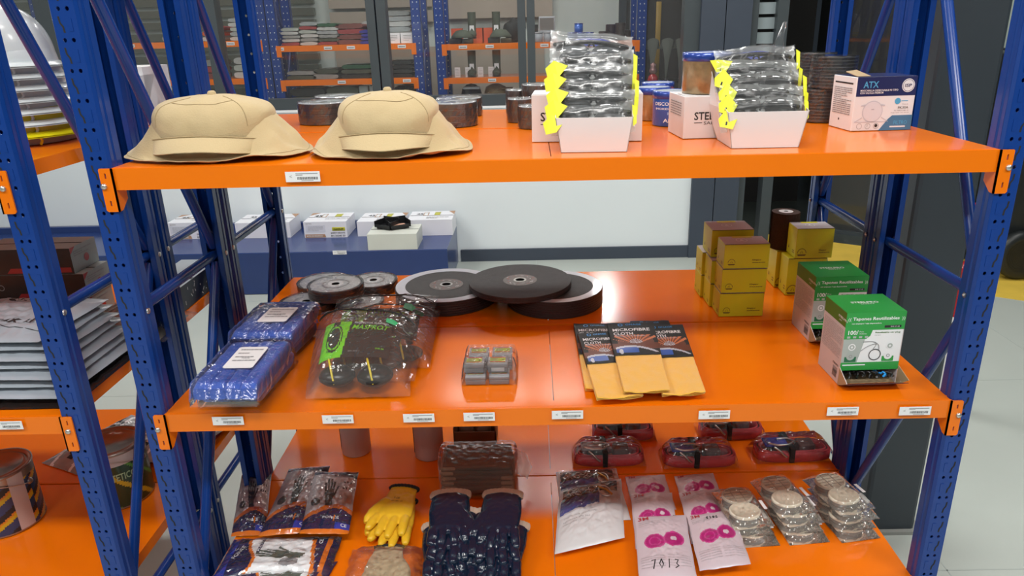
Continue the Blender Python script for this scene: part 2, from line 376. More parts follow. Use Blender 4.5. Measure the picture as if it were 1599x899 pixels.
def make_rack(label, xl, xr, y0, y1, left_post=True, right_post=True, rside=-1, joint='rear', panels=(0.819,), levels=(UP, MD, LO), group=None, labels=()):
    """one bay: posts with outer hole columns at xl and xr"""
    root = thing('storage_rack', label, 'rack', (0, 0, 0), group=group)
    cent = []
    for x, s, on in ((xl, 1, left_post), (xr, rside, right_post)):
        if not on: continue
        post_mb(x, s, y0, 1).build('upright_post', root); post_mb(x, s, y1, -1).build('upright_post', root)
        xc = x+s*.007
        jn = joint if isinstance(joint, str) else joint[0 if x == xl else 1]
        yf, yr = y0+.03, y1-.03
        for zc in (1.05, .30, 1.80):
            b = MB(); brace_tube(b, (xc, yf, zc), (xc, yr, zc)); b.build('brace', root)
        yj, yo = (yr, yf) if jn == 'rear' else (yf, yr)
        for za, zb_ in ((1.03, .33), (1.07, 1.77)):
            b = MB(); brace_tube(b, (xc, yj, za), (xc, yo, zb_)); b.build('brace', root)
        for yy, dx in ((y0+.02, 1), (y1-.02, 1)):
            for zc in (1.05, .30):
                b = MB()
                b.push(T(xc, yy, zc) @ R('Y', PI/2)); b.lathe([(0, .026), (.006, .026), (.006, .020), (.0035, .020), (.0035, -.026), (.006, -.026), (0, -.03)], STEEL, 8); b.pop(); b.build('bolt', root)
    xa = xl+.031 if left_post or True else xl; xb = xr-.030 if rside < 0 else xr-.016
    for lv in levels:
        for yb, front in ((y0, True), (y1, False)):
            b = MB(); d = 1 if front else -1
            ya, yb2 = (yb, yb+.03) if front else (yb-.03, yb)
            b.box(xa, xb, ya, yb2, lv-.041, lv-.0016, ORANGE)
            if front:
                ha, hb = (xl+.009, xr-.007)
                if rside > 0: hb = xr+.007
                connector(b, ha, xa+.002, lv-.001, y=y0-.004 if y0 < .1 else y0-.0035); connector(b, hb, xb-.002, lv-.001, y=y0-.004 if y0 < .1 else y0-.0035)
            o = b.build('beam', root)
            if front:
                
                if y0 < .1:
                    for xbolt in (xl+.014, (xr-.013 if rside < 0 else xr-.005)):
                        bb = MB(); bolt(bb, xbolt, -.004+y0, lv-.033); bb.build('bolt', o)
        xs = [xa]+[p for p in panels]+[xb]
        for i in range(len(xs)-1):
            b = MB(); x0 = xs[i]+(.0008 if i else 0.0); x1 = xs[i+1]-.0008
            # panel folded over the beams with a shallow lip
            yA, yB = y0+.0015, y1-.0015
            b.box(x0, x1, yA+.004, yB-.004, lv-.0022, lv-.0009, ORANGE)
            b.box(x0, x1, yA, yA+.004, lv-.006, lv-.0013, ORANGE); b.box(x0, x1, yB-.004, yB, lv-.006, lv-.0013, ORANGE)
            b.box(x0, x0+.0012, yA+.03, yB-.03, lv-.030, lv-.0022, ORANGE); b.box(x1-.0012, x1, yA+.03, yB-.03, lv-.030, lv-.0022, ORANGE)
            b.build('shelf_panel', root)
    return root
YM = .424
rack = make_rack('orange and blue front storage rack holding the safety goods, nearest and centre', 0.0, 1.6457, 0.0, YM, joint=('rear', 'front'))
make_rack('orange and blue storage rack standing behind and against the centre front rack', 0.0, 1.6457, YM+.006, .85, joint=('rear', 'rear'))
XL = -.164
make_rack('orange and blue front storage rack cut off at the left edge, holding paint cans', -1.80, XL, 0.0, YM, rside=1, left_post=False, joint=('rear', 'rear'), panels=(-.98,))
make_rack('orange and blue rear storage rack at the left behind the paint can rack', -1.80, XL, YM+.006, .85, rside=1, left_post=False, joint=('rear', 'rear'), panels=(-.98,))
for px, py in ((357.5, 655), (528.5, 652.5), (654.5, 650.5), (748.5, 648.5), (886, 645.5), (1114.5, 645.5), (1314.5, 640), (1427, 639.5)):
    p = aty(px, py, 0); price_label(rack, p.x, p.z-.001*0, wd=.063, tilt=0.0)
p = aty(474, 275, 0); price_label(rack, p.x, p.z, wd=.062)
for o in bpy.data.objects:
    if o.name == 'storage_rack.002': lr = o
p = aty(14, 662, 0); price_label(lr, p.x, p.z, wd=.062)
# ================================================================== shared goods helpers
from mathutils import noise
def nz(x, y, z=0.0): return noise.noise(Vector((x, y, z)))
def fit(z, fl, fr, ytop=None, br=None, depth=None):
    """box standing on height z: base corners front-left, front-right (and back-right) read off the photo"""
    a = atz(fl[0], fl[1], z); b = atz(fr[0], fr[1], z); rz = math.atan2(b.y-a.y, b.x-a.x); wd = (b-a).length
    h = None
    if ytop is not None: h = aty(fl[0], ytop, a.y).z-z
    if br is not None:
        c = atz(br[0], br[1], z); depth = max(.01, (c-b).dot(Vector((-math.sin(rz), math.cos(rz), 0))))
    return a, rz, wd, depth, h
def sheet(b, pts, t, m, m2=None):
    P = [Vector(p) for p in pts]; n = (P[1]-P[0]).cross(P[2]-P[0]).normalized()*t; k = len(P)
    b.add(P+[p+n for p in P], [tuple(range(k-1, -1, -1))]+[(i, (i+1) % k, k+(i+1) % k, k+i) for i in range(k)], m); b.add([p+n for p in P], [tuple(range(k))], m2 or m)
def lines(b, x0, x1, y0, y1, n, m, seed=1, z=.0004, hgt=.45):
    """rows of small print drawn as broken bars"""
    r = random.Random(seed)
    for i in range(n):
        y = y1-(i+.5)*(y1-y0)/n; hh = (y1-y0)/n*hgt/2; x = x0; xe = x1 if r.random() < .75 else x0+(x1-x0)*r.uniform(.4, .9)
        while x < xe:
            L = min(r.uniform(.06, .22)*(x1-x0), xe-x); b.quad((x, y-hh, z), (x+L, y-hh, z), (x+L, y+hh, z), (x, y+hh, z), m); x += L+(x1-x0)*.02
def ring(b, cx, cy, r, t, m, z=.0005, n=20):
    b.push(T(cx, cy, 0)); b.disc(r, z, m, n, r0=r-t); b.pop()

# ================================================================== sun hats
KHAKI = mat('khaki_cotton', (0.50, 0.385, 0.215), 0.85, bump=0.35, bscale=350, var=0.05, vscale=5, spec=0.2, sheen=.2)
KHAKI2 = mat('khaki_seam', (0.36, 0.27, 0.14), 0.9)
def make_hat(label, cx, cy, rz, seed, Lf, Rf, W=.092, Wv=.098):
    root = thing('sun_hat', label, 'hat', (cx, cy, UP), rz)
    H = .114
    def zj(s_, c_):                                       # height where crown cloth turns into the neck flap
        return .044+.032*abs(c_)**3+.008*max(0, s_)
    def rad(th, W=W, D=.084):
        c, s = math.cos(th), math.sin(th); p = 2.4
        return 1/((abs(c)/W)**p+(abs(s)/D)**p)**(1/p)
    def crown(u, v):
        th = 2*PI*u; c, s = math.cos(th), math.sin(th); r0 = rad(th); a = v*PI/2; zb = zj(s, c)
        r = r0*math.sin(a)**.95; z = zb+(H-zb)*max(0, math.cos(a))**.80
        r += .0035*nz(c*2.5+seed, s*2.5, v*2+seed)*min(1, v*2)+.0022*nz(c*6+seed, s*6, v*5)*v
        z += .006*nz(c*1.6+seed, s*1.6, v*2.2)*math.sin(a)*min(1, 3*(1-v))
        return (r*c, r*s+.004, z)
    b = MB(); b.grid(crown, 90, 26, KHAKI, closed_u=True)
    b.grid(lambda u, v: (lambda p: (p[0]*(1-.01*v), p[1]*(1-.01*v), p[2]+(.036-p[2])*v))(crown(u, 1)), 90, 4, KHAKI, closed_u=True)
    for th in (PI*1.5-.95, PI*1.5+.95, PI*.5, PI*.5+1.0, PI*.5-1.0):
        pts = [Vector(crown(th/(2*PI), v))+Vector((0, 0, .0003)) for v in [k/18 for k in range(4, 19)]]; b.tube(pts, .0008, KHAKI2, 5)
    # stitched top edge of the stiff front panel
    pts = [Vector(crown((PI*1.5+t)/(2*PI), .46))+Vector((0, -.0003, .0003)) for t in [-.95+1.9*k/20 for k in range(21)]]; b.tube(pts, .0007, KHAKI2, 5)
    b.build('crown', root)
    b = MB(); b.lathe([(0, .005), (.005, .0045), (.0075, .002), (.008, -.003)], KHAKI, 14, c=(0, .004, H+.002)); b.build('button', root)
    def flap(u, v):
        th = 2*PI*u; c, s = math.cos(th), math.sin(th); r0 = rad(th); front = max(0, -s)
        side = (.152+(Rf if c > 0 else Lf))
        ex = 1/((abs(c)/side)**2.2+(abs(s)/(.110 if s < 0 else .125))**2.2)**(1/2.2)
        ex += .006*nz(c*3+seed, s*3, seed)
        r = r0-.002+(ex-r0)*v; zb = zj(s, c)+.001
        za = zb-.016-(zb-.022)*min(1, v*1.5)**.9; zc = zb*(1-v)**1.12
        kb = min(1, max(0, (-s-.35)/.35)); kb = kb*kb*(3-2*kb); zz = za*kb+zc*(1-kb)       # tucked under the visor in front, sloping at the sides
        k = min(1, (1-abs(s+.35)*4)) if abs(s+.35) < .25 else 0
        zz += (.012*nz(c*2.2+seed*3, s*2.2, v*1.5+seed)+.007*nz(c*5+seed, s*5, v*3))*math.sin(PI*min(1, v*.92))*(.5 if s < -.35 else 1.3)
        zz += .010*max(0, nz(u*11+seed, seed*2.0))*v**3+.006*math.exp(-((abs(c)-.93)/.1)**2)*v
        return (r*c, r*s+.004, max(zz, .0015))
    b = MB(); b.grid(flap, 150, 20, KHAKI, closed_u=True)
    b.grid(lambda u, v: (lambda p: (p[0], p[1], max(.0006, p[2]-.0009)))(flap(1-u, v)), 150, 20, KHAKI, closed_u=True)
    b.tube([Vector(flap(k/150, 1)) for k in range(150)], .0010, KHAKI, 5, closed=True)
    b.tube([Vector(flap(k/150, .0))+Vector((0, 0, .0005)) for k in range(150)], .0009, KHAKI2, 5, closed=True)
    b.tube([Vector(flap(k/150, .9))+Vector((0, 0, .0003)) for k in range(150)], .0005, KHAKI2, 4, closed=True)
    b.build('neck_flap', root)
    def vis(u, v):
        t = (u-.5)*2; x = t*Wv*(1-.10*v*abs(t)); yb = -math.sqrt(max(0, 1-(abs(t)*.90)**2.3))*.086-.001
        ln = .032*(1-abs(t)**2.2)**.7+.003
        return (x, yb-ln*v+.004, .046-.012*abs(t)**2-(.023-.004*abs(t))*v+.002*math.sin(t*4+seed)*v)
    b = MB(); b.grid(vis, 40, 8, KHAKI); b.grid(lambda u, v: tuple(Vector(vis(1-u, v))-Vector((0, 0, .0022))), 40, 8, KHAKI)
    b.tube([Vector(vis(k/40, 1))-Vector((0, 0, .001)) for k in range(41)], .0014, KHAKI, 6)
    b.tube([Vector(vis(k/40, .0))+Vector((0, -.0005, .001)) for k in range(41)], .0011, KHAKI2, 5)
    b.build('visor', root)
    return root
h1 = atz(372, 232, UP); h2 = atz(622, 228, UP)
make_hat('wide khaki sun hat at the left end of the top shelf', h1.x-.005, .118, math.radians(-2), 1.3, .030, .022, W=.112, Wv=.118)
make_hat('smaller khaki sun hat, second from the left post on the top shelf', h2.x, .113, math.radians(2), 4.7, .004, .004, W=.094, Wv=.100)

# ================================================================== discs
DISCTOP = mat('pale_disc_label', (0.62, 0.66, 0.70), 0.28, coat=.4, var=.25, vscale=30)
ABR = mat('black_abrasive', (0.055, 0.057, 0.058), 0.55, bump=1.0, bscale=700, var=.35, vscale=60)
ABRS = mat('brown_black_disc_edge', (0.040, 0.026, 0.026), 0.42, bump=.5, bscale=300, var=.3, vscale=40)
SILV = mat('silver_label', (0.66, 0.70, 0.72), 0.22, metal=.1, var=.25, vscale=60, coat=.3)
WRAP = film('shrink_wrap', gloss=0.6, rough=0.08, haze=0.03, bump=.35, bscale=40)
def disc_pack(label, cx, cy, z, r, h, top='pale', n=4, group=None, name='cutting_disc_pack', wrap=True):
    root = thing(name, label, 'disc pack', (cx, cy, z), group=group)
    b = MB(); hh = h/n
    prof = []
    for k in range(n): prof += [(r*.985, k*hh), (r, k*hh+hh*.12), (r, k*hh+hh*.88), (r*.985, (k+1)*hh)]
    b.lathe(prof, ABRS, 48, smooth=False); b.disc(r*.985, 0.0, ABRS, 48); b.disc(r*.985, h, ABR if top != 'pale' else DISCTOP, 48, r0=.011)
    b.lathe([(.011, h), (.011, h-.004)], BLACKP, 24); b.disc(.011, h-.004, BLACKP, 24)
    b.build('disc_stack', root)
    b = MB()
    if top == 'pale': b.disc(r*.45, h+.0006, SILV, 40, r0=.011); b.disc(r*.97, h+.0006, WHITE, 40, r0=r*.90)
    elif top == 'silver': b.disc(r*.90, h+.0006, SILV, 40, r0=.011); b.disc(r*.5, h+.0010, GREYINK, 40, r0=r*.42); b.text('125 x 1,0', -r*.5, r*.55, r*.16, INK, z=h+.0012)
    b_lbl = b
    if b.v: b.build('paper_label', root)
    if wrap:
        b = MB()
        def f(u, v):
            th = 2*PI*u; k = v*3
            if k <= 1: rr, zz = r+.0018, h*k*.98+.001
            elif k <= 2: rr, zz = r+.0018-(r*.12)*(k-1), h+.0025
            else: rr, zz = r*.88-(r*.6)*(k-2), h+.0022
            wob = .0012*nz(math.cos(th)*9, math.sin(th)*9, v*14+cx*31)
            return ((rr+wob)*math.cos(th), (rr+wob)*math.sin(th), zz+abs(wob)*.8)
        b.grid(f, 60, 18, WRAP, smooth=False, closed_u=True); b.build('shrink_wrap', root)
    return root
def disc_at(label, px, pyf, pyt, r, z=UP, **k):
    """px: centre column; pyf: row of the front foot of the stack; pyt: row of the front rim on top"""
    p = atz(px, pyf, z); h = aty(px, pyt, p.y).z-z
    return disc_pack(label, p.x, p.y+r, z, r, h, **k)
g = 'large shrink wrapped discs behind the hats'
disc_at('shrink wrapped black discs with white top, low stack right behind the first hat', 583, 203, 172, .066, n=3, group=g)
s1 = disc_at('shrink wrapped discs with white top, stack touching the first hat from behind', 498, 196, 163, .064, n=4, group=g)
disc_at('tallest shrink wrapped disc stack, farthest back between the two hats', 521, 181, 153, .063, n=3, group=g)
disc_at('flat shrink wrapped disc stack just visible left above the second hat', 590, 182, 160, .064, n=3, group=g)
disc_at('shrink wrapped brown discs with white top showing right of the second hat', 703, 200, 163, .0605, n=4, group=g)
disc_at('shrink wrapped discs farthest right behind the second hat', 715, 184, 156, .060, n=4, group=g)
g = 'small black disc packs left of the first goggles display'
disc_at('small black disc pack standing directly left of the white carton', 833, 202, 168, .0340, n=2, group=g, name='flap_disc_pack')
disc_at('small black disc pack behind the white carton, second row', 812, 192, 156, .0300, n=2, group=g, name='flap_disc_pack')
p = disc_at('small black disc pack at the back near the partition', 838, 184, 134, .0360, n=4, group=g, name='flap_disc_pack')
p = disc_at('tall small black disc pack, back left of its cluster', 808, 181, 142, .0290, n=3, group=g, name='flap_disc_pack')
# ribbed stacks beside the respirator carton
GREYR = mat('grey_rib', (.13, .14, .14), .4)
def ribbed(label, px, pyf, z, r, h, yoff=0.0, group='ribbed black disc stacks beside the mask carton', n=10):
    p = atz(px, pyf, UP); root = thing('flap_disc_stack', label, 'disc stack', (p.x, p.y+r+yoff, z), group=group)
    for k in range(n):
        b = MB(); hh = h/n; zz = k*hh
        b.lathe([(0, zz), (r*.93, zz), (r*.97, zz+hh*.15), (r, zz+hh*.55)], BLACKP, 40); b.lathe([(r, zz+hh*.55), (r, zz+hh*.72)], GREYR, 40, smooth=False); b.lathe([(r, zz+hh*.72), (r*.95, zz+hh*.86), (r*.95, zz+hh), (0, zz+hh)], BLACKP, 40); b.build('flap_disc', root)
    b = MB(); b.grid(lambda u, v: ((r+.002+.001*nz(u*40, v*8, px))*math.cos(2*PI*u), (r+.002+.001*nz(u*40, v*8, px))*math.sin(2*PI*u), h*v+.001), 50, 12, WRAP, smooth=False, closed_u=True)
    b.disc(r+.002, h+.001, WRAP, 40); b.build('shrink_wrap', root); return root
ribbed('ribbed black disc stack, lower one touching the mask carton', 1286, 192, UP, .0335, .074)
ribbed('ribbed black disc stack, upper one leaning over the mask carton', 1302, 192, UP+.0755, .0485, .070, yoff=-.012)
ribbed('ribbed black disc stack, lower rear one beside the second goggles display', 1268, 178, UP, .034, .076)
ribbed('ribbed black disc stack, upper rear one nearest the second goggles display', 1277, 181, UP+.0775, .042, .070, yoff=.0)

# ================================================================== cartons with lettering, top shelf
CARD = mat('white_card', (0.74, 0.73, 0.74), 0.45, var=.03, vscale=6)
KRAFT = mat('kraft_inside', (0.42, 0.30, 0.17), 0.75)
KEDGE = mat('card_edge', (0.55, 0.50, 0.44), 0.8)
def steel_box(label, fl, fr, depth, ytop, tx):
    a, rz, wd, _, h = fit(UP, fl, fr, ytop); root = thing('white_carton', label, 'box', (a.x, a.y, UP), rz, group='white safety goods cartons on the top shelf')
    b = MB(); b.rbox(0, wd, 0, depth, 0, h, CARD, r=.0012, seg=2, smooth=False)
    b.push(face_xz(0, -.0004, 0)); b.text('STEELPRO', wd*tx, h*.44, h*.19, INK, bold=True, wd=h*1.05); b.quad((wd*tx, h*.37, 0), (wd*tx+h*.2, h*.37, 0), (wd*tx+h*.2, h*.385, 0), (wd*tx, h*.385, 0), INK)
    b.text('SAFETY', wd*tx+h*.24, h*.33, h*.075, INK, wd=h*.52); b.quad((wd*tx+h*.8, h*.37, 0), (wd*tx+h*1.05, h*.37, 0), (wd*tx+h*1.05, h*.385, 0), (wd*tx+h*.8, h*.385, 0), INK); b.pop()
    b.push(T(-.0004, 0, 0) @ R('Z', -PI/2) @ R('X', PI/2)); lines(b, -depth*.85, -depth*.15, h*.5, h*.85, 6, GREYINK, 5); b.pop()
    b.build('carton_body', root)
    b = MB(); sheet(b, [(.002, .002, h), (wd-.002, .002, h), (wd-.002, depth*.5, h+.001), (.002, depth*.5, h+.001)], .0012, CARD, CARD); b.build('lid_flap', root)
    return root
steel_box('white lettered carton standing behind the first goggles display', (831, 222), (1002, 220), .11, 148, .08)
sb2 = steel_box('white lettered carton carrying a gold and blue tin', (1066, 217), (1190, 213), .12, 151, .13)
SB2 = fit(UP, (1066, 217), (1190, 213), 151)

# ================================================================== safety glasses in open display trays
YELT = mat('fluorescent_yellow_card', (0.75, 0.80, 0.02), 0.5, var=.04)
LENSG = mat('grey_lens', (0.15, 0.16, 0.17), 0.08, coat=.6, spec=.8)
LENSB = mat('black_lens', (0.008, 0.007, 0.008), 0.05, coat=.8, spec=.8)
FRB = mat('frame_black', (0.01, 0.01, 0.012), 0.25)
CARTB = mat('blue_print', (0.03, 0.05, 0.36), 0.4)
BAGF = film('bag_film', gloss=0.15, rough=0.18, haze=0.035, bump=.25, bscale=16, hcol=(.9, .92, .93))
BAGM = film('milky_bag_back', gloss=0.1, rough=0.3, haze=0.55, bump=.2, bscale=16, hcol=(.80, .84, .84))
def make_glasses(label, lens, group, withcard=True, seed=0, blue=False):
    # one bagged pair
    root = thing('safety_glasses', label, 'safety glasses', (0, 0, 0), group=group)
    for s in (-1, 1):
        b = MB()
        def f(u, v):
            a = u*2*PI; rr = v; x = .034*rr*math.cos(a)*(1.0); y = .0195*rr*math.sin(a)*(1+.15*math.cos(a)*s)
            X = s*.036+x; return (X, -.012+.9*X*X*2.6+.012*rr*rr*.5, y-.15*abs(x)*0)
        b.grid(f, 24, 6, lens, closed_u=True); b.grid(lambda u, v: tuple(Vector(f(1-u, v))+Vector((0, .0018, 0))), 24, 6, lens, closed_u=True); b.build('lens', root)
    b = MB(); b.tube([(x, -.013+x*x*2.34, .0165-.9*x*x) for x in [(-.070+.010*k) for k in range(15)]], .0042, FRB, 8); b.tube([(-.006, -.013, .008), (-.003, -.016, .012), (.003, -.016, .012), (.006, -.013, .008)], .002, FRB, 8)
    b.build('frame', root)
    for s in (-1, 1):
        b = MB(); b.tube([(s*.070, -.002, .013), (s*.072, .010, .011), (s*.05, .016, .006), (s*.0, .018, -.006), (-s*.03, .019, -.010)], [.003, .003, .0025, .0025, .003], FRB, 8); b.build('temple', root)
    if blue:
        b = MB(); b.grid(lambda u, v: (-.045+.09*u, .005+.002*math.sin(u*5), .014+.016*v-.01*(2*u-1)**2), 10, 2, CARTB); b.build('insert_card', root)
    b = MB(); r = random.Random(seed)
    def bag(u, v, s=1):
        x = -.078+.156*u; z = -.027+.060*v; e = min(1, 6*min(u, 1-u))*min(1, 5*min(v, 1-v))
        return (x+.003*nz(v*6, seed), -.008-s*(.014*e)+.003*nz(x*26+seed, z*30, s)+.0012*nz(x*90+seed, z*90, s), z+.008*nz(u*4, seed+.5))
    b.grid(lambda u, v: bag(u, v), 34, 16, BAGF, smooth=True); b.grid(lambda u, v: (lambda p: (p[0], p[1]+.006, p[2]))(bag(1-u, v, -1)), 34, 16, BAGM, smooth=True); b.build('bag', root)
    if withcard:
        b = MB(); rr = random.Random(seed+9)
        for k in range(1):
            o = -.078; zz = -.012; a = rr.uniform(-.5, .5)
            P = [(o-.006, -.022, zz-.014), (o+.017, -.028, zz-.016), (o+.026, -.028, zz+.008), (o+.010, -.024, zz+.022), (o-.009, -.016, zz+.014)]
            P = [(p[0]+rr.uniform(-.009, .006), p[1]-.004, p[2]+rr.uniform(-.007, .007)) for p in P]; sheet(b, P, -.0006, YELT)
            sheet(b, [(o+.003, -.0292, zz-.006), (o+.010, -.0292, zz-.008), (o+.012, -.0292, zz-.002), (o+.005, -.0292, zz)], -.0003, INK)
        b.build('header_card', root)
        b = MB(); o = .074; P = [(o, -.020, -.020), (o+.007, -.018, -.014), (o+.009, -.018, .016), (o+.001, -.021, .020)]; sheet(b, P, -.0006, YELT); b.build('header_card', root)
    return root
def make_tray(label, fl, fr, ytopf, depth, hback, flare=.010, rz_add=0.0):
    a, rz, wd, _, h = fit(UP, fl, fr, ytopf); root = thing('display_tray', label, 'display box', (a.x, a.y, UP), rz+rz_add, group='white open display trays of safety glasses')
    t = .0014; f = flare; D = depth
    A = [(0, 0, 0), (wd, 0, 0), (wd, D*.72, 0), (0, D*.72, 0)]                   # bottom
    F = [(-f, -.004, h), (wd+f, -.004, h)]; K = [(-f*1.6, D, h*1.05), (wd+f*1.6, D, h*1.05)]; B_ = [(-f*1.3, D+.006, hback), (wd+f*1.3, D+.006, hback)]
    b = MB(); sheet(b, A, .001, CARD, KRAFT); b.build('bottom_panel', root)
    b = MB(); sheet(b, [A[0], F[0], F[1], A[1]], t, CARD, KRAFT); b.build('front_panel', root)
    def side(A0, F0, B0, K0, A3, s):
        mid = [tuple(Vector(F0).lerp(Vector(B0), k)+Vector((0, 0, -.018*math.sin(k*PI)))) for k in (.33, .66)]
        P = [A0, F0]+mid+[B0, K0, A3]
        return P if s > 0 else P[::-1]
    b = MB(); P = side(A[0], F[0], B_[0], K[0], A[3], 1)
    V = [Vector(p) for p in P]
    for tri in range(1, len(V)-1): pass
    def fan(b, V, off, mo, mi_):
        o = Vector((off, 0, 0)); k = len(V)
        c = sum(V, Vector())/k; b.add(V+[c], [(i, (i+1) % k, k) for i in range(k)], mo); b.add([v+o for v in V]+[c+o], [((i+1) % k, i, k) for i in range(k)], mi_)
        b.add(V+[v+o for v in V], [(i, (i+1) % k, k+(i+1) % k, k+i) for i in range(k)], KEDGE)
    fan(b, V, t, CARD, KRAFT); b.build('side_panel', root)
    b = MB(); fan(b, [Vector(p) for p in side(A[1], F[1], B_[1], K[1], A[2], 1)], -t, CARD, KRAFT); b.build('side_panel', root)
    b = MB(); sheet(b, [A[3], A[2], K[1], B_[1], B_[0], K[0]], -t, KRAFT, CARD) ; b.build('back_panel', root)
    return root, a, rz, wd, h
gl = 'bagged clear safety glasses stacked in the first tray'
tr1, a1, rz1, w1, hh1 = make_tray('white display tray of clear safety glasses in front of a lettered carton', (876, 238), (979, 236.5), 184, .150, .150)
names = ['lowest', 'second from the bottom', 'third from the bottom', 'fourth from the bottom', 'second from the top', 'topmost']
gp = make_glasses('clear safety glasses in a plastic bag, lowest in the left display tray', LENSG, gl, seed=1)
def place_glasses(proto, a, rz, wd, i, n, label, first, dz=.024, dy=.016, sx=1.0, z0=.052):
    o = proto if first else dup(proto, label=label)
    loc = Matrix.Translation(a) @ R('Z', rz) @ Vector((wd/2+((i*37) % 5-2)*.0015, .030+dy*i, z0+dz*i))
    o.location = (loc.x, loc.y, UP+loc.z-a.z if False else UP+z0+dz*i); o.rotation_euler = (math.radians(-22+6*(i % 2)), math.radians(((i*53) % 7-3)*1.1), rz); return o
for i in range(5):
    place_glasses(gp, a1, rz1, w1, i, 6, 'clear safety glasses in a plastic bag, %s in the left display tray' % names[i], i == 0, dz=.0225)
gt = make_glasses('clear safety glasses with blue card in a bag, topmost in the left display tray', LENSG, gl, seed=5, blue=True, withcard=False)
place_glasses(gt, a1, rz1, w1, 5, 6, '', True, dz=.0240)
gl = 'bagged black safety glasses in the second tray'
tr2, a2, rz2, w2, hh2 = make_tray('white display tray of black safety glasses beside the ribbed disc stacks', (1142, 231.5), (1247, 229.5), 175, .155, .150, flare=.012)
gp = make_glasses('black safety glasses in a plastic bag, lowest in the right display tray', LENSB, gl, seed=2)
for i in range(4):
    place_glasses(gp, a2, rz2, w2, i, 5, 'black safety glasses in a plastic bag, %s in the right display tray' % names[i], i == 0, dz=.021, dy=.020, z0=.054)
gt = make_glasses('black safety glasses with blue card in a bag, topmost in the right display tray', LENSB, gl, seed=8, blue=True, withcard=True)
place_glasses(gt, a2, rz2, w2, 4, 5, '', True, dz=.022, dy=.022, z0=.054)
# loose bag corner standing up from the right tray
b = MB(); q = Matrix.Translation((a2.x, a2.y, UP)) @ R('Z', rz2); b.push(q)
b.grid(lambda u, v: (.088+.044*(1-v)*(u-.5)+.022*v+.004*nz(u*5, v*5), .100+.008*math.sin(u*6), .125+.095*v), 8, 10, BAGF, smooth=False); b.pop(); 
o = b.build('bag', gt); o.matrix_parent_inverse = (Matrix.Translation(gt.location) @ gt.rotation_euler.to_matrix().to_4x4()).inverted()

# ================================================================== tins
TINB = mat('tin_blue', (0.02, 0.11, 0.48), 0.25, metal=.2, coat=.5)
TIND = mat('tin_blue_lid', (0.02, 0.06, 0.34), 0.25, metal=.3, coat=.5)
TING = mat('tin_gold_print', (0.35, 0.24, 0.12), 0.3, metal=.4, coat=.5, var=.9, vscale=38)
TINS = mat('tin_top', (0.55, 0.60, 0.66), 0.3, metal=.4, var=.2, vscale=60)
def curve_text(b, s, r, a0, z, h, wd, m, bold=True):
    vs, fs, asp = text_mesh(s, bold); b.add([(r*math.sin(a0+(v.x-.5)*wd/r), -r*math.cos(a0+(v.x-.5)*wd/r), z+v.y*h) for v in vs], fs, m)
def make_tin(label, x, y, z, r, h, blue=False, rz=0.0):
    root = thing('round_tin', label, 'tin', (x, y, z), rz, group='round disc tins with blue lids'); b = MB()
    b.lathe([(0, 0), (r*.97, 0), (r, .002), (r, h-.016)], TINB if blue else TING, 40); 
    if blue:
        r2 = r+.0006
        curve_text(b, 'DISCO DE CORTE', r2, -.0, h*.60, .0075, r*2.3, WHITE); curve_text(b, 'INOXIDABLE / ACERO', r2, -.0, h*.48, .0045, r*2.2, WHITE)
        curve_text(b, 'PRO', r2, .15, h*.27, .005, r*.55, WHITE); curve_text(b, 'ALPHA', r2, .0, h*.12, .0085, r*1.2, WHITE); b.push(T(0, 0, h*.34)); curve_text(b, 'H', r2, -.25, 0, .006, .010, mat('pale_blue_print', (.3, .45, .7), .4)); b.pop()
    b.build('tin_body', root)
    b = MB(); b.lathe([(r, h-.017), (r+.0015, h-.016), (r+.0015, h-.001), (r-.0005, h), (r-.003, h-.0015), (0, h-.0015)], TIND, 40); b.disc(r-.003, h-.0012, TINS, 40); b.build('lid', root); return root
p = atz(1052, 198, UP); make_tin('blue lettered tin in front of the other tins', p.x, p.y+.042, UP, .0425, .078, True)
p = atz(1022, 189, UP); make_tin('tin with gold print at the front left of the tin cluster', p.x, p.y+.042, UP, .0415, .078)
p = atz(1030, 178, UP); make_tin('tin with gold print at the back of the tin cluster', p.x-.0, p.y+.046, UP, .0415, .078)
a, rz, wd, _, h = SB2; make_tin('gold printed tin standing on the lettered white carton', a.x+.052, a.y+.055, UP+h+.0025, .047, .080)

# ================================================================== respirator carton
NAVY = mat('navy_print', (0.022, 0.030, 0.115), 0.3, coat=.3); SKY = mat('sky_print', (0.10, 0.42, 0.70), 0.35); MIDB = mat('mid_blue_print', (0.07, 0.20, 0.36), 0.35); PRW = mat('white_print', (0.82, 0.84, 0.86), 0.35, coat=.3, var=.01)
MASKG = mat('mask_grey_print', (0.60, 0.62, 0.68), 0.4)
a, rz, wd, _, h = fit(UP, (1328, 205), (1421, 202), 121); dp = .10
root = thing('respirator_carton', 'white and navy mask carton at the right end of the top shelf', 'box', (a.x, a.y, UP), rz)
b = MB(); b.rbox(0, wd, 0, dp, 0, h, PRW, r=.001, seg=1, smooth=False); b.box(.001, wd-.001, .001, dp-.001, h-.0002, h+.0006, NAVY)
b.push(face_xz(0, -.0003, 0)); k = wd/.73
b.quad((.012*k, h*.645, .0), (wd, h*.645, 0), (wd, h, 0), (.012*k, h, 0), NAVY); X = lambda v: v*wd; Y = lambda v: v*h
b.text('ATX', X(.12), Y(.80), Y(.12), SKY, wd=X(.25), z=.0004, bold=True); b.text('MASCARILLA DESECHABLE P3 TIPO', X(.08), Y(.735), Y(.035), PRW, wd=X(.62), z=.0004, bold=True); b.text('CON VALVULA PREMIUM', X(.08), Y(.69), Y(.035), PRW, wd=X(.38), z=.0004, bold=True)
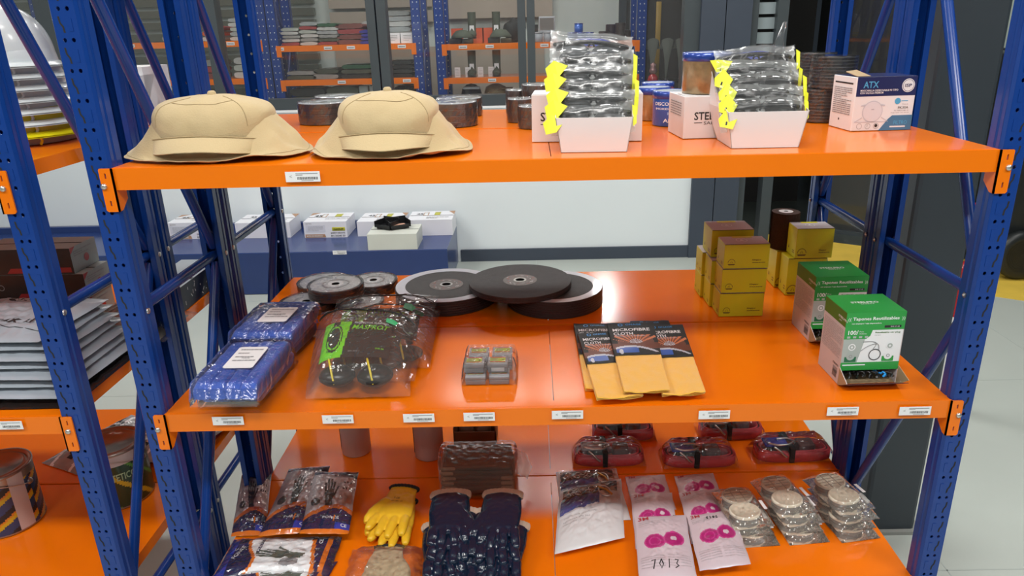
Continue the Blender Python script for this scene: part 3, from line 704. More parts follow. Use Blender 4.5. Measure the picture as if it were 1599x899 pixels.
b.push(T(X(.86), Y(.83), 0)); b.disc(X(.105), .0004, PRW, 32); b.disc(X(.092), .0006, NAVY, 32, r0=X(.086)); b.text('ISP', X(-.055), Y(-.03), Y(.06), NAVY, wd=X(.11), z=.0008, bold=True); b.pop()
b.push(T(X(.32), Y(.36), 0)); b.disc(X(.17), .0004, MASKG, 32); b.disc(X(.155), .0006, mat('mask_white_print', (.74, .75, .80), .4), 32); b.text('ATX', X(-.02), Y(.03), Y(.02), NAVY, z=.0008, wd=X(.045))
for s in (-1, 1): b.quad((s*X(.16), Y(-.1), .0004), (s*X(.16), Y(-.12), .0004), (s*X(.28), Y(-.20), .0004), (s*X(.28), Y(-.185), .0004), MASKG); b.quad((s*X(.13), Y(.14), .0004), (s*X(.2), Y(.12), .0004), (s*X(.2), Y(.10), .0004), (s*X(.13), Y(.1), .0004), MASKG)
b.quad((X(-.28), Y(-.20), .0004), (X(.28), Y(-.20), .0004), (X(.28), Y(-.185), .0004), (X(-.28), Y(-.185), .0004), MASKG); b.pop()
for i in range(3): b.push(T(X(.13+.14*i), Y(.09), 0)); b.disc(X(.045), .0004, GREYINK, 20, r0=X(.040)); b.pop()
b.disc(X(.026), .0004, INK, 12, c=(X(.41), Y(.095))); b.text('1', X(.26), Y(.07), Y(.05), GREYINK, z=.0004)
b.push(T(X(.72), Y(.545), 0)); b.disc(X(.05), .0004, SKY, 24); b.quad((X(.06), Y(-.005), .0004), (X(.17), Y(-.005), .0004), (X(.17), Y(.01), .0004), (X(.06), Y(.01), .0004), SKY); b.pop()
b.text('TALLA', X(.80), Y(.475), Y(.02), GREYINK, z=.0004, wd=X(.10)); b.text('FK30A', X(.74), Y(.40), Y(.045), INK, z=.0004, wd=X(.17)); b.text('N FFP3 NR D', X(.68), Y(.355), Y(.025), GREYINK, z=.0004, wd=X(.24)); b.text('Respirador con valvula', X(.63), Y(.315), Y(.025), GREYINK, z=.0004, wd=X(.30))
b.poly([(X(.46), .0), (X(1), 0), (X(1), Y(.28)), (X(.66), Y(.28)), (X(.60), Y(.22))], MIDB, .0004); b.text('FILTRO', X(.70), Y(.11), Y(.07), SKY, wd=X(.22), z=.0006); b.quad((X(.64), Y(.055), .0006), (X(.90), Y(.055), .0006), (X(.90), Y(.08), .0006), (X(.64), Y(.08), .0006), PRW); b.pop()
b.push(T(-.0003, 0, 0) @ R('Z', -PI/2) @ R('X', PI/2)); lines(b, -dp*.9, -dp*.12, h*.28, h*.80, 14, GREYINK, 3); b.quad((-dp*.9, h*.86, 0), (-dp*.12, h*.86, 0), (-dp*.12, h*.89, 0), (-dp*.9, h*.89, 0), INK); b.quad((-dp*.6, h*.16, 0), (-dp*.55, h*.16, 0), (-dp*.55, h*.2, 0), (-dp*.6, h*.2, 0), INK); b.pop()
b.build('carton_body', root)
b = MB(); sheet(b, [(.002, .004, h+.001), (.03, .002, h+.001), (.022, dp*.5, h+.011), (.0, dp*.5, h+.008)], .001, KRAFT, KRAFT); b.build('lid_flap', root)
# ================================================================== painted pillow (printed pouches, bags, folded cloth)
def pillow(b, w_, l_, th, pat, nu=50, nv=70, crum=.002, seed=0, edge=.006, base=.0006, top_only=False, warp=None, sharp=1.0, bottom=None):
    """flat pouch lying in the xy plane, 0..w by 0..l, printed by pat(u, v) -> material; returns the surface height function"""
    def hgt(u, v):
        e = min(1, min(u, 1-u)*w_/(edge*4))*min(1, min(v, 1-v)*l_/(edge*4))
        return base+.0008+th*(e**.6)*(1-.25*sharp*((2*u-1)**4+(2*v-1)**4)/2)+crum*e*(nz(u*w_*55+seed, v*l_*55, seed)+.6*nz(u*w_*130+seed, v*l_*130))
    def P(u, v):
        x, y = u*w_, v*l_
        x += .002*nz(v*5+seed, 1.3)*(1 if True else 0); y += .002*nz(u*5, seed+2.1)
        z = hgt(u, v)
        if warp: x, y, z = warp(x, y, z)
        return (x, y, z)
    vs = [P(i/nu, j/nv) for i in range(nu+1) for j in range(nv+1)]; byM = {}
    for i in range(nu):
        for j in range(nv):
            m = pat((i+.5)/nu, (j+.5)/nv) if callable(pat) else pat
            a = i*(nv+1)+j; c = a+nv+1; byM.setdefault(m.name, (m, []))[1].append((a, c, c+1, a+1))
    o = len(b.v); M = b.M; b.v += [tuple(M @ Vector(v)) for v in vs]
    for m, F in byM.values():
        k = b.mi(m)
        for f in F: b.f.append(tuple(o+q for q in f)); b.m.append(k); b.sm.append(True)
    if not top_only:
        def Q(u, v): x, y, z = P(1-u, v); return (x, y, (base if not warp else z-th*.9*min(1, 8*min(u, 1-u))*min(1, 8*min(v, 1-v))))
        b.grid(Q, 12, 12, bottom or (pat if not callable(pat) else WHITE))
    return P
def ptext(b, P, w_, l_, s, x, y, h, m, wd=None, rot=0.0, lift=.0007, bold=True):
    vs, fs, asp = text_mesh(s, bold); wd = wd or asp*h; c, sn = math.cos(rot), math.sin(rot); V = []
    for v in vs:
        X, Y = v.x*wd, v.y*h; X, Y = x+X*c-Y*sn, y+X*sn+Y*c; p = P(min(.999, max(.001, X/w_)), min(.999, max(.001, Y/l_))); V.append((p[0], p[1], p[2]+lift))
    b.add(V, fs, m)
def stroke(b, P, w_, l_, pts, r, m, lift=.0004):
    b.tube([Vector(P(min(.999, max(.001, x/w_)), min(.999, max(.001, y/l_))))+Vector((0, 0, lift)) for x, y in pts], r, m, 5)
def smooth_line(pts, n=6):
    P = [Vector((p[0], p[1], 0)) for p in pts]; out = []
    for i in range(len(P)-1):
        p0, p1, p2, p3 = P[max(0, i-1)], P[i], P[i+1], P[min(len(P)-1, i+2)]
        for k in range(n):
            t = k/n; q = 0.5*((2*p1)+(-p0+p2)*t+(2*p0-5*p1+4*p2-p3)*t*t+(-p0+3*p1-3*p2+p3)*t**3); out.append((q.x, q.y))
    out.append((P[-1].x, P[-1].y)); return out

# ================================================================== blue wrapped cloth packs
BCLOTH = mat('royal_blue_cloth', (0.030, 0.105, 0.52), 0.8, bump=.9, bscale=260, var=.15, vscale=20, sheen=.3)
def blue_pack(label, fl, fr, br, z, h, withlabel=True, zoff=0.0):
    a, rz, wd, dp, _ = fit(z, fl, fr, br=br); root = thing('blue_cloth_pack', label, 'cloth pack', (a.x, a.y, z), rz, group='blue folded cloth packs in plastic bags'); 
    # the pack runs back along its own slanted axis
    c = atz(br[0], br[1], z); d = c-atz(fr[0], fr[1], z); d = Matrix.Rotation(-rz, 3, 'Z') @ d; sh = d.x/d.y
    b = MB()
    n = 4
    for k in range(n):
        x0 = wd*k/n; 
        def f(u, v, x0=x0, k=k):
            a_ = 2*PI*u; cw = wd/n*.53; x = x0+wd/n/2+cw*(abs(math.cos(a_))**.45)*(1 if math.cos(a_) > 0 else -1); zz = h/2+h/2*.96*(abs(math.sin(a_))**.5)*(1 if math.sin(a_) > 0 else -1)
            y = .006+v*(dp-.012); e = min(1, 9*min(v, 1-v)+.35)**.5; zz = h/2+(zz-h/2)*e
            zz += .002*nz(x*60, y*40, k)*(1 if zz > h/2 else 0)
            return (x+sh*y, y, max(.0006, zz))
        b.grid(f, 22, 24, BCLOTH, closed_u=True)
        for vv, rev in ((0, 0), (1, 1)):
            pts = [f(i/22, vv) for i in range(22)]; b.add(pts if rev else pts[::-1], [tuple(range(22))], BCLOTH)
    b.build('folded_cloth', root)
    b = MB()
    def g(u, v):
        k = u*4; m_ = .004
        if k < 1: x, zz = -m_, h*k
        elif k < 3: x, zz = -m_+(wd+2*m_)*(k-1)/2, h+.003
        else: x, zz = wd+m_, h*(4-k)
        y = -.008+v*(dp+.016); zz = max(.0008, zz*(.35+.65*min(1, 14*min(v, 1-v)))+.0015*nz(x*70+u, y*70, 3))
        return (x+sh*y+.002*nz(y*60, u*9), y, zz)
    b.grid(g, 36, 30, CLEAR2, smooth=False); 
    b.add([g(k/36, 0) for k in range(37)], [tuple(range(37))], CLEAR2)
    b.build('bag', root)
    if withlabel:
        b = MB(); x0, x1, y0, y1 = wd*.28, wd*.78, dp*.30, dp*.74; 
        P = [(x0+.004, y0), (x1-.004, y0), (x1, y0+.004), (x1, y1-.004), (x1-.004, y1), (x0+.004, y1), (x0, y1-.004), (x0, y0+.004)]
        P = [(x+sh*y, y) for x, y in P]; b.slab(P, h+.0035, h+.0042, WHITE)
        b.push(Matrix(((1, sh, 0, 0), (0, 1, 0, 0), (0, 0, 1, 0), (0, 0, 0, 1)))); lines(b, x0+.008, x1-.006, y0+(y1-y0)*.25, y1-.006, 4, GREYINK, 4, z=h+.0045, hgt=.3); b.text('FORTE', x0+(x1-x0)*.4, y0+(y1-y0)*.42, .004, INK, z=h+.0047, bold=True); b.pop()
        b.build('paper_label', root)
    return root
CLEAR2 = film('thin_clear_film', gloss=0.40, rough=0.09, haze=0.02, bump=.9, bscale=34, hcol=(.8, .85, .9))
HB = .042
blue_pack('blue cloth pack at the shelf edge, front lower one under a labelled pack', (316, 636), (405, 634), (462, 567), MD, HB, False)
blue_pack('blue cloth pack at the rear, lower one beside the ear protector bags', (385, 560), (458, 559), (497, 520), MD, HB, False)
blue_pack('labelled blue cloth pack lying on top at the front of its pile', (303, 633), (401, 632), (457, 553), MD+HB+.004, HB)
blue_pack('labelled blue cloth pack lying on top at the back of its pile, near the discs', (362, 548), (455, 547), (500, 494), MD+HB+.004, HB)

# ================================================================== disc packs on the middle shelf
g = 'thin metal cutting disc packs at the back left of the middle shelf'
def mid_disc(label, cxp, cyp, rpx, z0, h, n, group, top='silver', name='cutting_disc_pack', wrap=True):
    """cxp, cyp: centre of the top face; rpx: its half width in the photo"""
    c = atz(cxp, cyp, z0+h); e = atz(cxp+rpx, cyp, z0+h); return disc_pack(label, c.x, c.y, z0, (e-c).length, h, top=top, n=n, group=group, name=name, wrap=wrap)
mid_disc('cutting disc pack at the back left corner of the middle shelf', 506, 439, 40, MD, .030, 3, g)
mid_disc('cutting disc pack at the back, just left of the big grinding wheels', 583, 437, 36, MD, .028, 3, g)
mid_disc('cutting disc pack lying raised across its neighbours in the middle of the cluster', 524, 443, 42, MD+.031, .030, 3, g)
mid_disc('cutting disc pack half hidden by the blue cloth packs', 478, 470, 40, MD, .022, 2, g)
mid_disc('single silver cutting disc in front of the raised disc pack', 562, 469, 36, MD, .010, 1, g)
WHITR = mat('white_rim_label', (0.68, 0.76, 0.84), 0.3, coat=.3, var=.12, vscale=40)
def grind(label, cxp, cyp, rpx, z0, h, n, rim, group):
    c = atz(cxp, cyp, z0+h); e = atz(cxp+rpx, cyp, z0+h); r = (e-c).length
    root = thing('grinding_wheel', label, 'grinding wheel', (c.x, c.y, z0), group=group)
    b = MB(); prof = []
    for k in range(n): hh = h/n; prof += [(r*.992, k*hh), (r, k*hh+hh*.15), (r, k*hh+hh*.85), (r*.992, (k+1)*hh)]
    b.lathe(prof, ABRS, 80, smooth=False); b.disc(r*.99, 0, ABRS, 80); b.disc(r*.993, h, ABR, 80, r0=.013); b.lathe([(.013, h), (.0125, h-.006)], BLACKP, 24); b.disc(.0125, h-.005, BLACKP, 24)
    b.build('wheel_stack', root)
    if rim: b = MB(); b.disc(r*.985, h+.0006, WHITR, 80, r0=r*.80); b.build('rim_label', root)
    b = MB(); b.disc(r*.33, h+.0006, mat('wheel_label', (.17, .16, .15), .4, var=.5, vscale=90), 60, r0=.013)
    r2 = random.Random(4)
    for k in range(46):
        a = 2*PI*k/46; ro = r*r2.uniform(.20, .30); L = r2.uniform(.004, .010); b.push(T(ro*math.cos(a), ro*math.sin(a), 0) @ R('Z', a+PI/2)); b.quad((-L/2, -.0008, h+.0011), (L/2, -.0008, h+.0011), (L/2, .0008, h+.0011), (-L/2, .0008, h+.0011), random.Random(k).choice([WHITE, mat('red_print', (.45, .06, .04), .4), GREYINK, GREYINK])); b.pop()
    b.disc(.018, h+.0012, STEEL, 30, r0=.0125); b.build('centre_label', root); return root
g = 'large black grinding wheels on the middle shelf'
grind('thick stack of large grinding wheels with white rim, lying at the left', 697, 444, 79, MD, .040, 6, True, g)
grind('thick stack of large grinding wheels with white rim, lying at the right', 866, 446, 75, MD, .046, 7, True, g)
grind('dark grinding wheels without rim lying on top of the two white rimmed stacks', 812, 437, 80, MD+.047, .016, 2, False, g)

# ================================================================== ear protectors in zip bags
LIME = mat('lime_print', (0.20, 0.68, 0.02), 0.5, spec=.3); CBLK = mat('card_black', (0.022, 0.026, 0.026), 0.5, spec=.3); GRN = mat('green_sticker', (0.02, 0.50, 0.17), 0.45); YST = mat('yellow_stripe', (0.80, 0.62, 0.02), 0.4)
def ear_pack(label, tl, tr_, bl, br, z, seed=0, dz=0.0, zb_=0.0, bump=.040, group='ear protectors in clear zip bags'):
    A, B = [atz(p[0], p[1], z) for p in (bl, br)]; C, D = [atz(p[0], p[1], z+zb_) for p in (tl, tr_)]
    rz = math.atan2(B.y-A.y, B.x-A.x); root = thing('ear_protector_pack', label, 'ear protectors', (A.x, A.y, z), rz, group=group)
    inv = Matrix.Rotation(-rz, 3, 'Z'); b0, b1, c1, c0 = [inv @ (p-A) for p in (A, B, D, C)]
    def Q(u, v): p = (b0.lerp(b1, u)).lerp(c0.lerp(c1, u), v); return p.x, p.y
    def zb(v): return dz+.058*max(0, 1-((v-.24)/.36)**2)**.5 if v < .6 else dz+.006
    def hz(u, v): return .0015+dz+zb_*v+(bump+.012)*(min(1, v/.07)**.5 if v < .28 else max(0, math.cos((v-.28)/.74*PI/2))**.55)*(1-.75*abs(2*u-1)**4)+.010*min(1, 8*min(v, 1-v))*(1-abs(2*u-1)**4)
    for uu in (.29, .66):                                     # two ear cups
        b = MB(); x, y = Q(uu, .14); 
        b.push(T(x, y, dz+zb_*.14+.001+bump*.5)); b.push(Matrix.Diagonal((.037, .033, bump*.5, 1)).to_4x4())
        bm = bmesh.new(); bmesh.ops.create_uvsphere(bm, u_segments=24, v_segments=14, radius=1); b.bm(bm, BLACKP); b.pop()
        b.lathe([(.034, -.006), (.0375, -.003), (.0375, .002), (.034, .005)], BLACKM, 28); b.pop(); b.build('ear_cup', root)
        b = MB(); pts = []
        for k in range(12): t = k/11; pts.append((x-.020+.022*t**1.5, y-.036+.072*(1-t)*.95, dz+zb_*.14+.008+(bump+.006)*math.sin(PI*min(1, .22+t*.70))))
        b.tube(pts, .0024, YST, 8); b.build('yellow_stripe', root)
    b = MB(); 
    pts = [(*Q(.26+.44*t, .24+.40*math.sin(PI*t)), dz+.030) for t in [k/14 for k in range(15)]]; b.tube(pts, [.005]*15, BLACKP, 8, flat=[(1.6, .7)]*15); b.build('headband', root)
    # printed card
    b = MB()
    def cd_(u, v): U = .12+.68*u; V = .16+.48*v; x, y = Q(U, V); return (x, y, hz(U, V)-.005)
    nu, nv_ = 60, 44; vs = [cd_(i/nu, j/nv_) for i in range(nu+1) for j in range(nv_+1)]; o = len(b.v); b.v += vs
    for i in range(nu):
        for j in range(nv_):
            u, v = (i+.5)/nu, (j+.5)/nv_; m = CBLK
            if u < .36+.08*(v-.5): m = LIME
            dx, dy = (u-.18)/.115, (v-.52)/.36
            if .82 < dx*dx+dy*dy < 1.1: m = CBLK
            if dx*dx+dy*dy < .62: m = CBLK
            if abs(u-.18) < .05 and v > .88: m = CBLK
            a_ = i*(nv_+1)+j; c_ = a_+nv_+1; b.f.append((o+a_, o+c_, o+c_+1, o+a_+1)); b.m.append(b.mi(m)); b.sm.append(True)
    def ct(s, x, y, h_, wd, m, skew=.2):
        vs, fs, asp = text_mesh(s, True); b.add([tuple(Vector(cd_(min(1, x+(v.x+skew*v.y*h_/wd)*wd), min(1, y+v.y*h_)))+Vector((0, 0, .0032))) for v in vs], fs, m)
    ct('MASPROT', .42, .70, .15, .52, LIME); ct('PROTECTOR AUDITIVO', .45, .89, .06, .50, WHITE, 0); ct('NRR', .10, .14, .05, .10, CBLK, 0); ct('EN 352-1', .42, .10, .03, .16, GREYINK, 0); ct('SNR 24', .80, .16, .04, .12, LIME, 0)
    b.build('header_card', root)
    b = MB(); P = [Q(.74, .60), Q(.83, .58), Q(.86, .63), Q(.80, .70), Q(.74, .68)]; zs = hz(.78, .62)+.006; b.add([(p[0], p[1], zs-.006*k_) for k_, p in zip((0, 1, 1, 1, 0), P)], [(0, 1, 2, 3, 4)], GRN); b.build('price_sticker', root)
    b = MB()
    def bg(u, v): x, y = Q(u, v); return (x+.002*nz(v*8, seed), y+.002*nz(u*8, seed+4), hz(u, v)+.0025*nz(u*22+seed, v*26)+.001)
    b.grid(bg, 40, 40, CLEAR3, smooth=False)
    for vv in (.845, .865): b.tube([Vector(bg(k/30, vv))+Vector((0, 0, .001)) for k in range(31)], .0012, CLEARG, 5)
    b.build('zip_bag', root); return root
CLEAR3 = film('zip_bag_film', gloss=0.25, rough=0.08, haze=0.055, bump=.6, bscale=22, hcol=(.85, .75, .70))
CLEARG = mat('zip_strip', (0.03, 0.04, 0.04), 0.3)
ear_pack('bagged ear protectors at the back, farthest of the three bags', (560, 482), (688, 487), (560, 575), (672, 576), MD, 3, zb_=.02, bump=.030)
ear_pack('bagged ear protectors in the middle of the pile, partly under the front bag', (528, 470), (686, 466), (498, 598), (648, 598), MD, 5, dz=.002, zb_=.042, bump=.034)
ear_pack('bagged ear protectors in front with green card and two yellow stripes fully shown', (503, 492), (650, 500), (478, 626), (641, 622), MD, 7, dz=.003, zb_=.062, bump=.044)

# ================================================================== small grey cases in clear bags
GREYP = mat('grey_plastic_case', (0.36, 0.38, 0.41), 0.4); LGRN = mat('lime_label', (0.50, 0.66, 0.06), 0.45); REDL = mat('red_label', (0.62, 0.04, 0.07), 0.45); GREYD = mat('grey_case_lower', (0.25, 0.27, 0.30), 0.45)
def make_case(label):
    root = thing('grey_case', label, 'plastic case', (0, 0, 0), group='small grey plastic cases with lime labels'); w_, d_, h_ = .043, .040, .020
    b = MB(); b.rbox(0, w_, 0, d_, 0, h_*.55, GREYD, r=.002, seg=2); b.build('case_base', root)
    b = MB(); b.rbox(-.0004, w_+.0004, -.0004, d_+.0004, h_*.56, h_, GREYP, r=.0022, seg=2); b.build('case_lid', root)
    b = MB(); b.box(.005, w_-.005, .010, d_-.005, h_, h_+.0006, LGRN); b.box(.005, w_-.005, .010, .0135, h_+.0006, h_+.0008, REDL); b.box(.005, w_-.005, d_-.0085, d_-.005, h_+.0006, h_+.0008, REDL)
    b.poly([(.030, .022), (.036, .022), (.033, .017)], INK, h_+.0009); lines(b, .007, .024, .014, .030, 4, GREYINK, 2, z=h_+.0009); b.build('label_sticker', root); return root
p0 = atz(727, 601, MD); case = make_case('small grey case with lime label, front left of the lower layer'); case.location = (p0.x, p0.y, MD)
def tilt(o): return o
cs = [(.051, 0, 0, 'small grey case with lime label, front right of the lower layer'),
      (.002, .068, 0, 'small grey case at the back left, under the rear top case'), (.055, .068, 0, 'small grey case at the back right, under the rear top case')]
for dx, dy, dz, lb in cs:
    o = dup(case, label=lb, loc=(p0.x+dx, p0.y+dy, MD+dz))
for dx, dy, lb in ((-.003, .012, 'small grey case with lime label, middle row left on top'), (.048, .012, 'small grey case with white sticker, middle row right on top'), (.004, .062, 'small grey case with lime label, rear row left on top'), (.056, .062, 'small grey case with lime label, rear row right on top')):
    o = dup(case, label=lb, loc=(p0.x+dx, p0.y+dy, MD+.022))
    if 'white sticker' in lb:
        b = MB(); b.rbox(.008, .036, -.0022, -.0008, .004, .013, WHITE, r=.0005, seg=1); b.build('white_sticker', o)
b = MB(); 
def pb(u, v):
    x = -.009+.120*u; y = -.004+.124*v; e = min(1, 14*min(u, 1-u))*min(1, 22*min(v, 1-v)); top = .023 if y < .010 or y > .106 else .045
    return (x+.004*nz(v*14, 3), y+.002*nz(u*9, 2), .002+top*e**.5+.0012*nz(u*22, v*22))
b.push(T(p0.x, p0.y, MD)); b.grid(pb, 44, 44, CLEAR3, smooth=False); b.pop(); o = b.build('clear_bag'); o['label'] = 'clear plastic bag wrapped round the small grey cases'; o['category'] = 'bag'

# ================================================================== microfibre cloths
CLOTHY = mat('amber_microfibre', (0.98, 0.52, 0.05), 0.9, bump=.9, bscale=500, var=.05, sheen=.5); CARB = mat('car_blue_print', (0.03, 0.10, 0.42), 0.3); ORP = mat('ember_print', (0.55, 0.17, 0.06), 0.4); SILVP = mat('silver_print', (0.50, 0.53, 0.60), 0.35); CYAN = mat('cyan_logo', (0.02, 0.30, 0.75), 0.35)
EMB = mat('dark_ember_print', (0.13, 0.035, 0.015), 0.4)
def cloth_pack(label, tl, tr_, bl, br, z, th, seed=0, printed=True):
    A, B, C, D = [atz(p[0], p[1], z) for p in (bl, br, tl, tr_)]; rz = math.atan2(B.y-A.y, B.x-A.x)
    root = thing('microfibre_cloth', label, 'cloth', (A.x, A.y, z), rz, group='amber microfibre cloths in black sleeves'); inv = Matrix.Rotation(-rz, 3, 'Z'); a0, a1, c1, c0 = [inv @ (p-A) for p in (A, B, D, C)]
    def Q(u, v): p = a0.lerp(a1, u).lerp(c0.lerp(c1, u), v); return p.x, p.y
    b = MB()
    for k in range(3):
        t0, t1 = th*k/3+.0004, th*(k+1)/3-.0004
        def f(u, v, t1=t1, k=k): x, y = Q(u, v*.62-.01*(k-1)*(1-v)); e = min(1, 20*min(u, 1-u)+.3); return (x, y, t1*(1 if v > .03 else .96)+.0018*nz(u*6+seed, v*9, k)*1.0+(.002*math.sin(u*7+k))*(1-v)**4)
        b.grid(f, 24, 26, CLOTHY); b.grid(lambda u, v: (lambda q: (q[0], q[1], max(.0005, q[2]-(t1-t0)+.0006)))(f(1-u, v)), 24, 26, CLOTHY)
        b.tube([Vector(f(u_, v_))-Vector((0, 0, (t1-t0)/2)) for u_, v_ in [(0, 1-k_/8) for k_ in range(9)]+[(k_/12, 0) for k_ in range(1, 13)]+[(1, k_/8) for k_ in range(1, 9)]], (t1-t0)*.52, CLOTHY, 8)
    b.build('folded_cloth', root)
    b = MB(); nu, nv_ = 70, 60
    def s(u, v): x, y = Q(-.02+1.04*u, .46+.55*v); return (x, y, th+.0016+.001*nz(u*4+seed, v*4)-.004*(v > .97)*1)
    def pat(u, v):
        if not printed: return CBLK
        if v < .035: return CBLK
        if v < .34:
            # car: long low body with wheel
            body = .08+.19*math.sin(PI*min(1, max(0, (u*.85+.15))))**.6-.10*max(0, u-.45)
            if (u-.16)**2*2.2+(v-.10)**2 < .0042: return SILVP
            if v < body and .05 < u < .98 and v > .06:
                if v > body-.05: return SILVP
                return CARB if u < .55 else CBLK
            return EMB if v > .16 else CBLK
        if v < .58:
            a_ = math.atan2(v-.30, (u-.52)*1.0); rr = math.hypot(u-.52, v-.30)
            if (int((a_+10)*7.5) % 2 == 0) and rr < .5 and abs(a_-PI/2) < 1.25: return ORP if rr > .16 else SILVP
            return EMB if rr < .4 else CBLK
        return CBLK
    vs = [s(i/nu, j/nv_) for i in range(nu+1) for j in range(nv_+1)]; o = len(b.v); b.v += vs
    for i in range(nu):
        for j in range(nv_):
            m = pat((i+.5)/nu, (j+.5)/nv_); a_ = i*(nv_+1)+j; c_ = a_+nv_+1; b.f.append((o+a_, o+c_, o+c_+1, o+a_+1)); b.m.append(b.mi(m)); b.sm.append(True)
    for e in ([(0, k/10) for k in range(11)]+[(k/10, 1) for k in range(1, 11)]+[(1, 1-k/10) for k in range(1, 11)],):
        V = [s(*q) for q in e]; V2 = [(x, y, .001) for x, y, z_ in V]; n = len(V); b.add(V+V2, [(i, n+i, n+i+1, i+1) for i in range(n-1)], CBLK)
    def ct(tx, x, y, h_, wd, m):
        vs, fs, asp = text_mesh(tx, True); b.add([tuple(Vector(s(x+v.x*wd, y+v.y*h_))+Vector((0, 0, .0008))) for v in vs], fs, m)
    if printed:
        ct('MICROFIBRE', .08, .69, .085, .80, WHITE); ct('CLOTH', .08, .57, .085, .42, WHITE); ct('ONAGE', .38, .865, .05, .34, CYAN)
        for k in range(20):
            a0_, a1_ = 2*PI*k/20, 2*PI*(k+1)/20; q = [(.27+.055*f_*math.cos(a_), .885+.042*f_*math.sin(a_)) for f_, a_ in ((1, a0_), (1, a1_), (.62, a1_), (.62, a0_))]; b.add([tuple(Vector(s(*p))+Vector((0, 0, .0008))) for p in q], [(0, 1, 2, 3)], CYAN)
        b.add([tuple(Vector(s(*p))+Vector((0, 0, .0008))) for p in ((.10, .535), (.75, .535), (.75, .545), (.10, .545))], [(0, 1, 2, 3)], SILVP)
    b.build('printed_sleeve', root); return root
cloth_pack('amber cloth at the far left of its pile, only its edges showing', (897, 512), (960, 512), (915, 612), (985, 612), MD, .012, 1)
cloth_pack('amber cloth at the back right of its pile, only its black top edge showing', (985, 508), (1042, 507), (1020, 604), (1085, 603), MD, .012, 2)
cloth_pack('printed amber microfibre cloth lying on the left of the pile', (903, 527), (960, 524), (933, 627), (1003, 622), MD+.013, .011, 3)
cloth_pack('printed amber microfibre cloth lying on the right of the pile', (1003, 515), (1064, 513), (1035, 621), (1100, 617), MD+.013, .011, 4)
cloth_pack('printed amber microfibre cloth lying on top in the middle of the pile', (949, 510), (1018, 508), (975, 616), (1045, 613), MD+.0255, .009, 5)

# ================================================================== yellow cartons
YBOX = mat('yellow_carton', (0.62, 0.60, 0.012), 0.45, var=.05, vscale=4); BROWNL = mat('brown_carton_line', (0.14, 0.09, 0.02), 0.5); GTOP = mat('grey_carton_top', (0.50, 0.48, 0.51), 0.45)
def ybox(label, x, y, z, wd, dp, h, rz=0.0, greytop=True, name='yellow_carton'):
    root = thing(name, label, 'box', (x, y, z), rz, group='small yellow cartons of grinding flap wheels')
    b = MB(); b.rbox(0, wd, 0, dp, 0, h, YBOX, r=.001, seg=1, smooth=False)
    b.box(.001, wd-.001, .001, dp-.001, h-.0004, h+.0005, GTOP if greytop else YBOX)
    b.push(face_xz(0, -.0005, 0)); R_ = min(wd, h)*.15; cx, cy = wd*.17, min(h*.30, .018); 
    b.poly([(cx-R_, cy-R_*.55), (cx+R_, cy-R_*.55), (cx+R_*.75, cy-R_*.9), (cx-R_*.75, cy-R_*.9)], BROWNL)
    b.push(T(cx, cy, 0)); 
    for k in range(14):
        a0_, a1_ = PI*k/14, PI*(k+1)/14; b.quad((R_*math.cos(a0_), R_*math.sin(a0_)*1.1-.3*R_, 0), (R_*math.cos(a1_), R_*math.sin(a1_)*1.1-.3*R_, 0), (R_*.88*math.cos(a1_), R_*.88*math.sin(a1_)*1.1-.3*R_, 0), (R_*.88*math.cos(a0_), R_*.88*math.sin(a0_)*1.1-.3*R_, 0), BROWNL)
    for s in (-1, 1): b.quad((s*R_*.32, -R_*.3, 0), (s*R_*.18, -R_*.3, 0), (0, R_*.55, 0), (s*.0005, R_*.35, 0), BROWNL)
    b.pop()
    b.text('Klingspor', wd*.63, cy+.0015, .0052, BROWNL, wd=wd*.20, bold=True); lines(b, wd*.63, wd*.92, cy-.004, cy-.0005, 1, BROWNL, 3, z=0); b.pop()
    b.push(T(-.0005, 0, 0) @ R('Z', -PI/2) @ R('X', PI/2)); lines(b, -dp*.35, -dp*.15, h*.12, h*.25, 2, BROWNL, 3, z=0); b.poly([(-dp*.8, h*.2), (-dp*.7, h*.2), (-dp*.75, h*.34)], BROWNL); b.pop()
    if greytop:
        b.push(T(wd*.45, dp*.5, h+.0008)); b.disc(wd*.13, 0, WHITE, 20, r0=wd*.115); b.poly([(-.006, -.005), (.006, -.005), (0, .008)], WHITE); b.pop(); b.box(wd*.30, wd*.75, dp*.82, dp*.98, h+.0005, h+.0009, YBOX)
    b.build('carton_body', root)
    b = MB(); b.box(.0005, wd-.0005, -.0012, .0008, h-.0008, h+.0004, BROWNL); b.build('lid_edge', root); return root
A0, B0 = atz(1122, 494.5, MD), atz(1190.5, 493, MD); yw = (B0-A0).length; yr = math.atan2(B0.y-A0.y, B0.x-A0.x)
yh = aty(1122, 458.5, A0.y).z-MD; yd = yw*.62; back = Vector((-math.sin(yr)-.10, math.cos(yr), 0))
tnames = ['bottom', 'middle', 'top']
for k in range(3): ybox('yellow carton, %s one of the front stack of three' % tnames[k], A0.x+.002*k, A0.y+.001*k, MD+k*(yh+.0012), yw, yd, yh, yr)
for j, nlev in ((1, 2), (2, 2)):
    q = A0+back*((yd+.003)*j)
    for k in range(nlev): ybox('yellow carton, %s one in the %s row of the left cluster' % (('lower', 'upper')[k], ('second', 'rearmost')[j-1]), q.x, q.y, MD+k*(yh+.0012), yw, yd, yh, yr)
q = A0+back*((yd+.003)*1.0)
ybox('opened yellow carton with grey lid on the very top of the rear rows', q.x+.003, q.y+.028, MD+2*(yh+.0014), yw*.97, yd*1.3, yh*1.15, yr)
